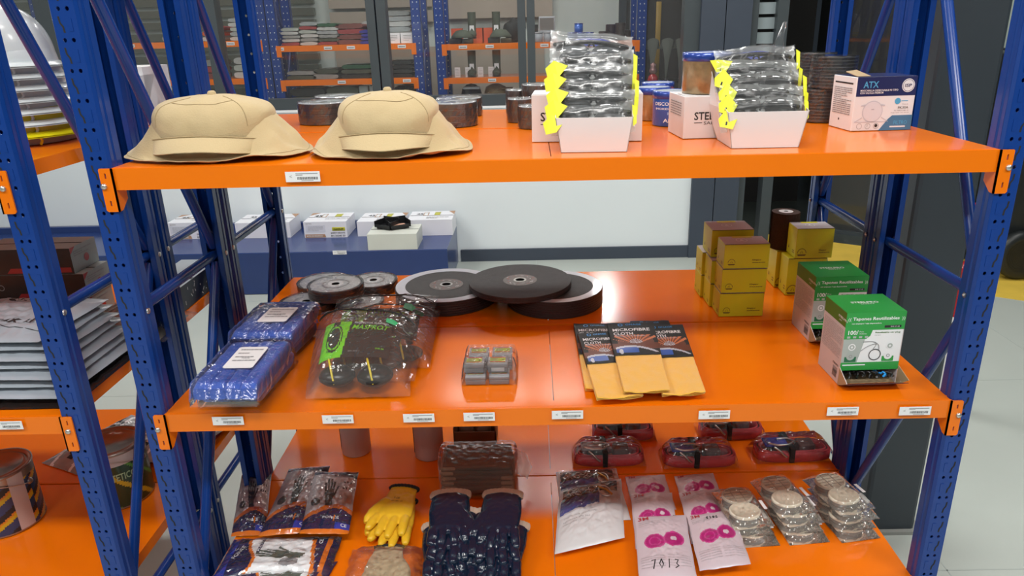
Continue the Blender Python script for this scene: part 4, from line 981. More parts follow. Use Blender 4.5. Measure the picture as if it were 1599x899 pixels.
# right cluster: upright cartons with one big carton and a flap wheel on top
A1 = atz(1226, 461, MD); hU = aty(1226, 404, A1.y).z-MD
ybox('upright yellow carton under the big yellow carton, half hidden by the green boxes', A1.x, A1.y, MD, .105, .062, hU, 0, greytop=False)
ybox('upright yellow carton under the brown flap wheel', A1.x-.010, A1.y+.068, MD, .105, .070, hU, 0, greytop=False)
cb = Vector((A1.x+.030, A1.y-.004, MD+hU+.001)); 
A2 = aty(1242, 421, A1.y-.004); hb = aty(1244.5, 358, A1.y-.004).z-(MD+hU+.001); wbx = aty(1302.6, 358, A1.y-.004).x-aty(1244.5, 358, A1.y-.004).x
ybox('big yellow carton stacked on top at the back right of the middle shelf', aty(1243.5, 380, A1.y-.004).x, A1.y-.004, MD+hU+.002, wbx, .070, hb, 0)
p = aty(1223, 380, A1.y+.105); root = thing('abrasive_drum', 'brown abrasive flap wheel standing behind the big yellow carton', 'abrasive wheel', (p.x, A1.y+.108, MD+hU+.0012)); BRN = mat('brown_abrasive', (.055, .025, .018), .8, bump=1.0, bscale=400, var=.3, vscale=60)
rw = (aty(1248, 340, A1.y+.105).x-p.x); hw = aty(1223, 331, A1.y+.105).z-(MD+hU); b = MB(); prof = [(0, 0), (rw, 0), (rw, hw), (rw*.5, hw)]; b.lathe(prof, BRN, 60, smooth=False)
for k in range(60): a_ = 2*PI*k/60; b.quad((rw*math.cos(a_), rw*math.sin(a_), 0), ((rw+.0012)*math.cos(a_+.03), (rw+.0012)*math.sin(a_+.03), 0), ((rw+.0012)*math.cos(a_+.03), (rw+.0012)*math.sin(a_+.03), hw), (rw*math.cos(a_), rw*math.sin(a_), hw), BRN)
b.build('flap_drum', root); b = MB(); b.disc(rw*.52, hw+.0006, WHITE, 30, r0=rw*.16); b.disc(rw*.18, hw+.0003, BLACKP, 20); b.build('hub_label', root)

# ================================================================== green ear plug dispensers
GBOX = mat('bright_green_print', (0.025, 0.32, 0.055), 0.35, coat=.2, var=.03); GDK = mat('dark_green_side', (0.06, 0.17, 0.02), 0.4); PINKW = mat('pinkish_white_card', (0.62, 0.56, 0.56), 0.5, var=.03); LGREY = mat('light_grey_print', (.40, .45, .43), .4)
def ear_box(label, tl, tr_, bl, br, backtl, z, dark=False):
    # front bottom corners bl, br stand on the shelf
    A, B = atz(bl[0], bl[1], z), atz(br[0], br[1], z); rz = math.atan2(B.y-A.y, B.x-A.x); wd = (B-A).length
    H = aty(tl[0], tl[1], A.y).z-z; dv = atz(backtl[0], backtl[1], z+H)-atz(tl[0], tl[1], z+H); dp = dv.length
    root = thing('ear_plug_dispenser', label, 'box', (A.x, A.y, z), rz, group='green and white ear plug dispensers')
    b = MB(); hl = H*.20; fw = .0015
    # body: left, right, back, top and front panel above the opening
    def side(x, t):
        P = [(x, 0, 0), (x, dp, 0), (x, dp, H), (x, 0, H), (x, 0, hl), (x, -.006, hl*.8)]
        return P
    for x, s in ((0, 1), (wd-fw, -1)):
        P = [(0, 0), (dp, 0), (dp, H*.80), (0, H*.80)]; 
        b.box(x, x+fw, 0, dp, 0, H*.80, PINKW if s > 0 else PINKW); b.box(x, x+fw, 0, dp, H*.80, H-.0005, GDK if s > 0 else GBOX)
    b.box(fw, wd-fw, dp-fw, dp, 0, H-.0005, PINKW); b.box(0, wd, 0, dp, H-.0005, H+.0008, GBOX); b.box(fw, wd-fw, 0, fw, hl, H-.0005, PRW); b.box(fw, wd-fw, fw, dp-fw, 0, .001, KRAFT)
    b.push(T(wd*.5, dp*.5, H+.001)); b.text('STEELPRO', -wd*.24, 0, dp*.09, PRW, wd=wd*.48, bold=True); b.text('SAFETY', -wd*.10, -dp*.07, dp*.045, PRW, wd=wd*.24); b.pop()
    b.push(face_xz(0, -.0004, 0)); X = lambda v: v*wd; Y = lambda v: hl+v*(H-hl)
    z1, z2 = .0002, .0005
    b.quad((0, Y(.70), 0), (X(1), Y(.70), 0), (X(1), Y(1), 0), (0, Y(1), 0), GBOX); b.poly([(0, Y(.55)), (X(.38), Y(.55)), (X(.44), Y(.60)), (X(.47), Y(.70)), (0, Y(.70))], GBOX, 0); b.quad((0, Y(0), 0), (X(1), Y(0), 0), (X(1), Y(.14), 0), (0, Y(.14), 0), GBOX)
    b.poly([(0, Y(.14)), (X(.27), Y(.14)), (X(.36), Y(.55)), (0, Y(.55))], LGREY, 0)
    b.text('Tapones Reutilizables', X(.11), Y(.855), Y(.07)-hl, PRW, wd=X(.78), z=z1, bold=True); b.text('con empaque / caja dispensadora', X(.10), Y(.80), Y(.028)-hl, PRW, wd=X(.50), z=z1, bold=True)
    for k, xx in enumerate((.035, .065)): b.text('(', X(xx), Y(.85), Y(.07)-hl, PRW, z=z1); b.text(')', X(.965-.03*k), Y(.85), Y(.07)-hl, PRW, z=z1)
    b.rbox(X(.66), X(.94), Y(.735), Y(.775), 0, .0004, INK, r=.0001, seg=1); b.text('SNR 27 dB', X(.76), Y(.745), Y(.02)-hl, PRW, wd=X(.15), z=.0008)
    b.text('100/', X(.06), Y(.625), Y(.075)-hl, PRW, wd=X(.17), z=z1, bold=True); b.text('Pares', X(.25), Y(.665), Y(.022)-hl, PRW, z=z1); b.text('Unidades', X(.25), Y(.63), Y(.022)-hl, PRW, z=z1)
    for k in range(4): xx = .05+.10*k; b.quad((X(xx), Y(.565), z1), (X(xx+.055), Y(.565), z1), (X(xx+.055), Y(.60), z1), (X(xx), Y(.60), z1), LGREY)
    b.text('Reutilizable ear plug', X(.52), Y(.635), Y(.035)-hl, GDK, wd=X(.42), z=z1, bold=True); b.text('Descripcion', X(.52), Y(.60), Y(.018)-hl, GREYINK, z=z1)
    # corded plug drawing
    ring(b, X(.56), Y(.27), X(.105), X(.014), INK, z=z2, n=28)
    for P in (smooth_line([(X(.62), Y(.35)), (X(.60), Y(.44)), (X(.50), Y(.50)), (X(.33), Y(.50))]), smooth_line([(X(.52), Y(.37)), (X(.56), Y(.46)), (X(.42), Y(.42)), (X(.31), Y(.34))])): b.tube([(p[0], p[1], z2) for p in P], .0006, GREYINK, 5)
    for cx, cy in ((.155, .41), (.80, .42)): b.push(T(X(cx), Y(cy), 0)); b.disc(X(.062), z1, PRW, 20); b.disc(X(.045), z2, LGREY, 20, r0=X(.02)); b.pop()
    for cx in (.15, .79): b.poly([(X(cx-.10), Y(.15)), (X(cx+.10), Y(.15)), (X(cx+.10), Y(.24)), (X(cx-.10), Y(.24))], mat('deep_green_print', (.02, .15, .07), .4) if cx < .5 else GBOX, z1); b.push(T(X(cx), Y(.25), 0)); b.disc(X(.072), z2, PRW if cx > .5 else LGREY, 20); b.disc(X(.03), .0008, GREYINK, 16, r0=X(.02)); b.pop()
    b.quad((X(.03), Y(.085), z1), (X(.42), Y(.085), z1), (X(.42), Y(.105), z1), (X(.03), Y(.105), z1), PRW); b.pop()
    b.push(T(-.0004, 0, 0) @ R('Z', -PI/2) @ R('X', PI/2)); lines(b, -dp*.94, -dp*.06, H*.34, H*.76, 20, GREYINK, 7, z=0, hgt=.28)
    b.quad((-dp*.30, H*.12, 0), (-dp*.10, H*.12, 0), (-dp*.10, H*.20, 0), (-dp*.30, H*.20, 0), GREYINK)
    for k in range(9): b.quad((-dp*(.30-.022*k), H*.06, .0002), (-dp*(.29-.022*k), H*.06, .0002), (-dp*(.29-.022*k), H*.16, .0002), (-dp*(.30-.022*k), H*.16, .0002), INK)
    b.text('STEELPRO', -dp*.34, H*.225, H*.028, INK, wd=dp*.26, bold=True); b.text('STEELPRO', -dp*.34, H*.88, H*.03, PRW, wd=dp*.42, bold=True); b.text('SAFETY', -dp*.30, H*.84, H*.018, PRW); b.pop()
    b.build('carton_body', root)
    # dispensing lip folded out at the foot
    b = MB(); lip = .040
    sheet(b, [(0, 0, .0), (0, -lip*.4, hl*.2), (0, -lip, hl*.65), (0, -.001, hl*1.25)], .0014, PINKW, KRAFT)
    sheet(b, [(wd, -.001, hl*1.25), (wd+.006, -lip*.9, hl*.72), (wd+.001, -lip*.4, hl*.2), (wd, 0, 0)], .0014, KRAFT, PINKW)
    sheet(b, [(0, -lip*.05, .001), (wd, -lip*.05, .001), (wd+.004, -lip, hl*.62), (0, -lip, hl*.62)], .0014, mat('dark_maroon_print', (.07, .012, .012), .4), KRAFT)
    V = [Vector((0, -lip*.05, .001)), Vector((wd+.004, -lip, hl*.62))]
    b.push(Matrix.Translation((wd*.30, -lip*.42, hl*.26)) @ R('X', math.atan2(hl*.62, -lip*.95)+PI)) ; b.pop()
    vs, fs, asp = text_mesh('STEELPRO', True); a_ = Vector((0, -lip*.05, .001)); up_ = (Vector((0, -lip, hl*.62))-a_)
    b.add([tuple(Vector((wd*.32, 0, 0))+a_+Vector((v.x*wd*.52, -.0006, -.0008))+up_*(.30+.35*v.y)) for v in vs], fs, PRW); b.build('dispenser_lip', root)
    r = random.Random(3)
    for k in range(7):
        b = MB(); x = wd*(.12+.12*k); pts = smooth_line([(x, -.012+r.uniform(-.004, .004)), (x+.01, .0), (x+.02*r.uniform(-1, 1), .012), (x-.008, .02)])
        b.tube([(p[0], p[1], hl*(.55+.2*r.random())+.003*math.sin(i)) for i, p in enumerate(pts)], .0024, BLACKP if k != 5 else CYAN, 8); b.build('ear_plug', root)
    return root
ear_box('green ear plug dispenser box nearest the right post, in front of the other', (1320, 489), (1413, 487), (1308, 600), (1398, 597), (1281.6, 462), MD)
ear_box('green ear plug dispenser box behind the front one, partly hidden', (1273.5, 433), (1355, 431), (1263, 533), (1343, 531), (1248, 409), MD)
# ================================================================== gloves
def hand_mesh(curl=0.25, spread=1.0, seed=0, voxel=.0022, thick=1.0, thumb=True, side=1, cuff=True, length=1.0, ww=1.0):
    """a glove lying flat: cuff towards +Y, fingers towards -Y, thumb on the `side` side; returned as vertices and faces"""
    r = random.Random(seed); b = MB(); m = BLACKP
    b.tube([(0, .085, .013), (0, .06, .013), (0, .03, .014), (0, 0, .014), (0, -.022, .013), (0, -.034, .011)], [.034*ww, .036*ww, .042+(ww-1)*.02, .045, .044, .036], m, 24, flat=[(1, .32*thick)]*6)
    Ls = [.052, .066, .072, .062]
    for i in range(4):
        x = (-.0335+.0222*i)*side*-1; L = Ls[i]*length; a = (i-1.5)*.09*spread*side*-1+r.uniform(-.05, .05); c = curl*r.uniform(.7, 1.3)
        p = Vector((x, -.022, .014)); pts = [p.copy()]; el = .18+.1*r.random(); rad = [.0118]
        for k in range(6):
            d = Vector((math.sin(a), -math.cos(a)*math.cos(el), math.sin(el))); p = p+d*L/6; el -= c*.42; pts.append(Vector((p.x, p.y, max(.009, p.z)))); rad.append([.0118, .0112, .0112, .0106, .0098, .0066][k])
        b.tube(pts, rad, m, 14, flat=[(1, .92)]*7)
    if thumb:
        pts = [(side*.026, .030, .014), (side*.040, .008, .015), (side*.050, -.012, .016), (side*.055, -.034, .014), (side*.056, -.046, .012)]; b.tube(pts, [.016, .0145, .0128, .0115, .007], m, 14)
    o = b.build('tmp'); rm = o.modifiers.new('r', 'REMESH'); rm.mode = 'VOXEL'; rm.voxel_size = voxel; sm_ = o.modifiers.new('s', 'SMOOTH'); sm_.iterations = 5; sm_.factor = .5
    bpy.context.view_layer.update(); dg = bpy.context.evaluated_depsgraph_get(); me = bpy.data.meshes.new_from_object(o.evaluated_get(dg))
    vs = [v.co.copy() for v in me.vertices]; fs = [tuple(p.vertices) for p in me.polygons]; bpy.data.objects.remove(o); bpy.data.meshes.remove(me)
    for v in vs:
        v.z += .0010*nz(v.x*90+seed, v.y*90)+.0012*nz(v.x*35, v.y*35, seed)
    return vs, fs
def make_glove(label, mat_, cuffm, name, cat, group, vs, fs, cufflen=.022, knit=True, cw=.034):
    root = thing(name, label, cat, (0, 0, 0), group=group); b = MB(); b.add(vs, fs, mat_, True); b.build('glove_hand', root)
    b = MB(); n = 40
    def f(u, v): a = 2*PI*u; k = 1+.05*math.sin(v*3)+.03*nz(math.cos(a)*3, math.sin(a)*3, v*2); return (cw*1.02*k*math.cos(a), .080+cufflen*v, .0135+.0128*k*math.sin(a)+(.0007*math.sin(u*2*PI*26) if knit else 0))
    b.grid(f, 104, 6, cuffm, closed_u=True); b.grid(lambda u, v: (lambda p: (p[0]*.94, p[1], .0135+(p[2]-.0135)*.88))(f(1-u, v)), 104, 6, cuffm, closed_u=True); b.build('cuff', root); return root
YGL = mat('yellow_nitrile', (0.80, 0.50, 0.025), 0.38, bump=.15, bscale=90, coat=.1); NVY = mat('navy_nitrile', (0.005, 0.014, 0.036), 0.22, bump=.5, bscale=70, coat=.3, var=.2); KNIT = mat('cream_knit', (0.56, 0.43, 0.33), 0.9, bump=.8, bscale=400); BKNIT = mat('black_knit', (0.02, 0.02, 0.022), 0.9)
PRT = mat('pale_glove_print', (.45, .5, .55), .5)
g = 'yellow coated work gloves'
vs, fs = hand_mesh(curl=.10, spread=1.2, seed=3, side=-1, length=1.02)
LZ = LO
gy = make_glove('yellow work glove on top of its pair, fingers pointing to the shelf edge', YGL, BKNIT, 'work_glove', 'glove', g, vs, fs, .010, cw=.037)
b = MB(); b.text('7-08', -.010, .030, .006, BROWNL, z=.0285); b.text('EN 388  CE', -.012, .020, .004, BROWNL, z=.0288); b.build('printed_mark', gy)
p = atz(618, 815, LZ); gy.location = (p.x, p.y, LZ+.020); gy.rotation_euler = (math.radians(5), 0, math.radians(-8)); gy.scale = (1.05, 1.0, 1)
o = dup(gy, label='yellow work glove lying under the other one of its pair', loc=(p.x+.004, p.y-.022, LZ+.002), rot=(math.radians(1), 0, math.radians(-3)))
# clear bag below the yellow gloves holding a pale glove
vs, fs = hand_mesh(curl=.25, spread=.8, seed=9, side=1, length=.8)
CREAM = mat('cream_leather', (0.52, 0.44, 0.28), .6, bump=.4, bscale=80)
p = atz(606, 872, LZ); gc = make_glove('cream glove packed in the crumpled clear bag under the yellow gloves', CREAM, BKNIT, 'work_glove', 'glove', None, vs, fs, .010)
gc.location = (p.x, p.y-.045, LZ+.003); gc.scale = (1, .8, .7)
b = MB(); b.push(T(p.x, p.y-.05, LZ)); b.grid(lambda u, v: (-.090+.175*u+.006*nz(v*7, 3), -.085+.165*v+.005*nz(u*7, 8), .003+.030*min(1, 7*min(u, 1-u))*min(1, 5*min(v, 1-v))**.5+.004*nz(u*16, v*16)), 44, 44, CLEAR3, smooth=False); b.pop()
o = b.build('clear_bag'); o['label'] = 'crumpled clear bag at the shelf edge under the yellow gloves'; o['category'] = 'bag'
# navy gloves: two bundles, several gloves in each
g = 'navy coated gloves with cream knit cuffs'
va, fa = hand_mesh(curl=.62, spread=.9, seed=5, side=1, ww=1.28, thick=1.25); vb, fb = hand_mesh(curl=.55, spread=1.0, seed=12, side=-1, ww=1.28, thick=1.25)
def navy(label, V, F): 
    o = make_glove(label, NVY, KNIT, 'nitrile_glove', 'glove', g, V, F, .022, cw=.0455)
    b = MB(); b.text('NITRILO', -.022, .048, .006, PRT, z=.0288); b.text('EN 388', -.016, .038, .005, PRT, z=.0290); b.quad((-.028, .034, .0286), (.02, .036, .0286), (.02, .037, .0286), (-.028, .035, .0286), PRT); b.build('printed_mark', o); return o
for nm, V, F, px, sgn in (('left', va, fa, 702, 1), ('right', vb, fb, 781, -1)):
    pr = navy('navy glove on top of the %s bundle, cuff and print showing' % nm, V, F)
    p = atz(px, 826, LZ+.05); pr.location = (p.x, p.y, LZ+.056); pr.rotation_euler = (math.radians(7), 0, math.radians(3*sgn)); pr.scale = (1.06, 1, 1.05)
    for k, (dx, dy, dz, rz_, lb) in enumerate(((.010*sgn, -.034, .036, -7, 'navy glove in the %s bundle, second from the top'), (-.008*sgn, -.062, .018, 8, 'navy glove in the %s bundle, third from the top'), (.008*sgn, -.094, .001, -3, 'navy glove at the bottom of the %s bundle, nearest the shelf edge'))):
        dup(pr, label=lb % nm, loc=(p.x+dx, p.y+dy, LZ+dz), rot=(math.radians(3), 0, math.radians(rz_*sgn)))

# ================================================================== bag of dark gloves
DKF = mat('dark_olive_cloth', (0.030, 0.025, 0.020), .8, bump=.6, bscale=120, var=.4, vscale=30); TANF = mat('tan_knit', (0.26, 0.17, 0.11), .9, bump=.7, bscale=200)
A = atz(687, 778, LZ); B = atz(806, 778, LZ); wd = (B-A).length; root = thing('glove_bundle', 'clear bag stuffed with dark brown gloves behind the navy gloves', 'glove bundle', (A.x, A.y, LZ))
hB = .095; dB = .12
for k in range(6):
    b = MB(); z0 = .004+k*hB/6.2; z1 = z0+hB/6.6; b.rbox(.006+.004*(k % 2), wd-.006-.003*(k % 3), .004, dB-.006, z0, z1, DKF, r=.006, seg=4); b.build('folded_glove', root)
    b = MB(); b.rbox(.004, wd*.20+.006*(k % 2), .002, dB*.9, z0+.002, z1-.002, TANF, r=.005, seg=3)
    if k < 4: b.rbox(wd*.80, wd-.004, .000, dB*.9, z0+.002, z1-.002, TANF, r=.005, seg=3)
    b.build('knit_cuff', root, kind='stuff')
b = MB()
def wrap_(u, v):
    k = u*4; e = .004
    if k < 1: x, z = -e, hB*k
    elif k < 3: x, z = -e+(wd+2*e)*(k-1)/2, hB+.006
    else: x, z = wd+e, hB*(4-k)
    y = -.006+v*(dB+.012); sg = 1-.10*abs(2*v-1)**4
    cx, cz = wd/2, hB/2
    return (cx+(x-cx)*sg+.003*nz(x*40+y*25, z*40), y, max(.001, cz+(z-cz)*sg+.003*nz(x*60+y*30, y*60, 5)))
b.grid(wrap_, 60, 40, SMOKE if False else film('smoky_film', gloss=.35, rough=.15, haze=.20, bump=.8, bscale=22, hcol=(.50, .42, .36)), smooth=False)
b.add([wrap_(k/60, 0) for k in range(61)], [tuple(range(61))], MATS['smoky_film']); b.build('bag', root)
b = MB(); b.grid(lambda u, v: (wd-.004+.048*u*(1-.3*abs(2*v-1)), .03+.04*v+.006*math.sin(u*9), .040+.050*v+.010*math.sin(u*4)+.004*nz(u*9, v*9)), 20, 16, MILKY, smooth=True); b.build('bag_neck', root)

# ================================================================== printed glove packs
NAVP = mat('pack_navy', (0.010, 0.012, 0.075), .22, coat=.5); BLUP = mat('pack_blue', (0.010, 0.045, 0.42), .22, coat=.5); ORAP = mat('pack_orange', (0.75, 0.20, 0.008), .25, coat=.4); GRYP = mat('pack_grey', (0.60, 0.60, 0.63), .3, coat=.4); DGLV = mat('pack_glove_print', (0.055, 0.065, 0.060), .3, coat=.4)
def in_glove(u, v, cx, cy, s, ang):
    c, sn = math.cos(ang), math.sin(ang); x, y = (u-cx)/s, (v-cy)/s; x, y = x*c+y*sn, -x*sn+y*c
    if abs(x) < .34+.04*y and -.9 < y < .15: return abs(x) < (.34 if y > -.35 else .26)
    for k in range(4):
        fx = -.27+.18*k+(k-1.5)*.10*max(0, y-.1)
        if abs(x-fx) < .075 and .1 < y < (.62, .78, .74, .55)[k]: return True
    t = (y+.25)/.5
    if 0 < t < 1 and abs(x-(.34+.30*t)) < .075: return True
    return False
def pack_pat(kind):
    def f(u, v):
        if kind == 'glove':
            wv = .30+.10*math.sin(u*3.4-.6)
            if v < .05: return ORAP
            if v < wv-.07: return NAVP if (u < .7 or v > .12) else BLUP
            if v < wv: return ORAP
            if v > .93-.06*u: return NAVP
            if in_glove(u, v, .46, .60, .30, .15): return DGLV
            if (u-.20)**2+((v-.44)*1.6)**2 < .010: return DGLV
            if (.72 < u < .92) and (int(v*28) % 3 == 0) and .62 < v < .8 and int(u*30) % 2 == 0: return DGLV
            return GRYP
        if kind == 'side':
            if u < .24+.05*math.sin(v*6): return BLUP if u < .10 else NAVP
            if u < .27+.05*math.sin(v*6): return ORAP
            e = .74+.10*(1-v)
            if u > e: return ORAP if (u-e < .035 or .90 < u < .94) else NAVP
            if in_glove(u, v, .50, .46, .26, 1.30): return mat('pack_glove_green', (.09, .11, .085), .3)
            if (u-.62)**2+(v-.26)**2*.7 < .007: return GREYINK
            if .30 < u < .33 and v > .5: return NAVP
            return PRW
    return f
def glove_pack(label, bl, br, tl, th, z, kind, seed, back=False, lift=None):
    A, B, C = atz(bl[0], bl[1], z), atz(br[0], br[1], z), atz(tl[0], tl[1], z); rz = math.atan2(B.y-A.y, B.x-A.x); W_ = (B-A).length
    inv = Matrix.Rotation(-rz, 3, 'Z'); c = inv @ (C-A); L_ = c.y; sh = c.x/c.y
    root = thing('glove_pack', label, 'glove pack', (A.x, A.y, z), rz, group='glossy blue and orange glove packs'); b = MB()
    wz = lambda x, y: (lift or 0)*(y/L_)
    P = pillow(b, W_, L_, th, pack_pat(kind), 70, 90, crum=.0030, seed=seed, warp=lambda x, y, z_: (x+sh*y, y, z_+wz(x, y)), bottom=NAVP)
    if kind == 'glove':
        ptext(b, P, W_, L_, 'FORCE', W_*.42, L_*.17, .011, PRW, wd=W_*.34); ptext(b, P, W_, L_, 'CE', W_*.82, L_*.07, .009, PRW); ptext(b, P, W_, L_, 'MULTIFLEX', W_*.50, L_*.86, .006, NAVP, wd=W_*.36)
        stroke(b, P, W_, L_, [(W_*.66, L_*.14), (W_*.66, L_*.22)], .002, ORAP)
    else:
        ptext(b, P, W_, L_, 'FORCE', W_*.14, L_*.35, .011, PRW, rot=PI/2-.3); ptext(b, P, W_, L_, 'CE', W_*.86, L_*.70, .009, PRW, rot=PI/2); ptext(b, P, W_, L_, 'MULTIFLEX', W_*.325, L_*.52, .006, PRW, rot=PI/2, wd=L_*.42)
        for k in range(3): stroke(b, P, W_, L_, [(W_*.84, L_*(.2+.16*k)), (W_*.86, L_*(.26+.16*k)), (W_*.82, L_*(.26+.16*k)), (W_*.84, L_*(.2+.16*k))], .0008, PRW)
    b.build('printed_pouch', root)
    b = MB(); b.grid(lambda u, v: (lambda p: (p[0], p[1], p[2]+.0025+.002*nz(u*12+seed, v*12)))(P(u, v)), 30, 36, CLEAR2, smooth=False); b.build('clear_wrap', root); return root
glove_pack('glove pack with black glove print at the back left, beside the rack post', (361, 838), (414, 836), (378, 742), .010, LZ+.002, 'glove', 2)
glove_pack('glove pack in the middle of the rear row of glove packs', (404, 838), (478, 832), (452, 733), .012, LZ+.020, 'glove', 6)
glove_pack('glove pack at the right end of the rear row, next to the yellow gloves', (468, 834), (545, 834), (492, 738), .010, LZ+.034, 'glove', 11)
glove_pack('glove pack lying sideways at the shelf edge with green glove print', (330, 905), (512, 901), (366, 843), .016, LZ+.004, 'side', 15)
glove_pack('glove pack mostly hidden under the sideways one at the shelf edge', (345, 925), (500, 922), (380, 880), .010, LZ-.0+.001, 'side', 18)

# ================================================================== items at the back of the lower shelf
PINKC = mat('dull_pink_sleeve', (0.58, 0.42, 0.38), .6)
for k, (cx, by) in enumerate(((552, 716), (668, 722))):
    p = atz(cx, by, LZ); root = thing('paper_roll', ('pinkish roll standing at the back left of the lower shelf', 'pinkish roll standing behind the bag of dark gloves')[k], 'roll', (p.x, p.y+.045, LZ), group='pinkish rolls at the back of the lower shelf')
    b = MB(); b.lathe([(.012, .0), (.040, 0), (.042, .002), (.042, .148), (.040, .150), (.012, .150), (.012, 0)], PINKC, 40); b.build('roll_body', root)
    b = MB(); b.box(-.0435, -.0415, -.006, .006, .01, .145, INK); b.build('seam_tape', root)
p = atz(742, 700, LZ); root = thing('cardboard_box', 'open brown cardboard box standing behind the bag of dark gloves', 'box', (p.x-.062, p.y, LZ)); b = MB()
KB = mat('brown_cardboard', (.20, .12, .06), .8); w_, d_, h_ = .125, .10, .070
for q in ((0, w_, 0, .003, 0, h_*.8), (0, w_, d_-.003, d_, 0, h_), (0, .003, 0, d_, 0, h_), (w_-.003, w_, 0, d_, 0, h_), (0, w_, 0, d_, 0, .003)): b.box(*q, KB)
b.build('box_body', root)
for k in range(2):
    b = MB(); b.push(T(.035+.05*k, .05, .004)); b.lathe([(0, 0), (.022, 0), (.024, .055), (.018, .066), (0, .068)], GREYP, 24); b.pop(); o = b.build('grey_cup'); o.location = (p.x-.062, p.y, LZ+.0002); o['label'] = 'grey plastic cup in the open cardboard box, %s one' % ('left', 'right')[k]; o['category'] = 'cup'; o['group'] = 'grey cups in the cardboard box'

# ================================================================== red strap bundles
REDW = mat('red_webbing', (0.62, 0.05, 0.065), .65, bump=.7, bscale=300, var=.1); DRED = mat('dark_webbing', (0.09, 0.035, 0.03), .7, bump=.7, bscale=300)
def strap(label, bl, br, z=LO, seed=0, group='red strap bundles wrapped in film'):
    A, B = atz(bl[0], bl[1], z), atz(br[0], br[1], z); rz = math.atan2(B.y-A.y, B.x-A.x); wd = (B-A).length; dp = .085; h = .047
    root = thing('strap_bundle', label, 'strap bundle', (A.x, A.y, z), rz, group=group)
    def loop(off, n=48):
        out = []
        for k in range(n):
            a = 2*PI*k/n; rx, ry = wd/2-off, dp/2-off*.9; c, s = math.cos(a), math.sin(a); out.append((wd/2+rx*(abs(c)**.6)*(1 if c > 0 else -1)+.001*math.sin(5*a+seed), dp/2+ry*(abs(s)**.62)*(1 if s > 0 else -1)))
        return out
    for k in range(4):
        b = MB(); P = loop(.0015+.0042*k); Q = loop(.0048+.0042*k); n = len(P); z0, z1 = .001+.001*(k % 2), h*(.58+.05*(k % 2))
        V = [(x, y, z0) for x, y in P]+[(x, y, z1) for x, y in P]+[(x, y, z1) for x, y in Q]+[(x, y, z0) for x, y in Q]
        b.add(V, [(i+j*n, (i+1) % n+j*n, (i+1) % n+((j+1) % 4)*n, i+((j+1) % 4)*n) for i in range(n) for j in range(4)], REDW if k % 3 != 2 else DRED, True); b.build('webbing_coil', root)
    for x0 in (.30, .66): 
        b = MB(); b.rbox(wd*(x0-.10), wd*(x0+.12), .022, dp-.020, .004, h*.9, DKF if x0 < .5 else DRED, r=.006, seg=3); b.build('folded_webbing', root)
    b = MB(); b.rbox(wd*.40, wd*.47, -.0035, dp+.003, -.0+.001, h*1.04, BLACKM, r=.002, seg=2); b.build('tie_band', root)
    b = MB(); b.rbox(wd*.10, wd*.40, .014, dp-.03, h*.92, h*1.10, CARTB if seed % 2 == 0 else GREYP, r=.003, seg=2); b.build('pad', root)
    b = MB(); b.tube([(wd*.15, .02, h*1.12), (wd*.25, .008, h*1.14), (wd*.40, .012, h*1.10), (wd*.50, .03, h*1.10), (wd*.42, .044, h*1.12), (wd*.28, .04, h*1.14)], .0030, STEEL, 10)
    b.tube([(wd*.20, .006, h*1.05), (wd*.27, -.002, h*.85), (wd*.32, -.004, h*.6), (wd*.36, -.003, h*.45)], .0028, STEEL, 10); b.build('metal_hook', root)
    b = MB(); b.grid(lambda u, v: (-.004+(wd+.008)*u, -.005+(dp+.010)*v, .004+(h*1.15)*min(1, 6*min(u, 1-u))**.5*min(1, 5*min(v, 1-v))**.5+.003*nz(u*13+seed, v*11)), 34, 26, CLEAR2, smooth=False); b.build('film_wrap', root)
    return root
strap('red strap bundle in film, leftmost of the three in the front row', (897, 730), (1008, 728), seed=1)
strap('red strap bundle in film, middle one of the three in the front row', (1038, 732), (1153, 730), seed=2)
strap('red strap bundle in film, rightmost of the three, at the shelf end', (1184, 724), (1303, 720), seed=4)
strap('red strap bundle standing behind the gap between the left and middle bundles', (925, 690), (1024, 688), seed=5)
strap('red strap bundle standing behind the middle bundle', (1095, 688), (1195, 686), seed=7)

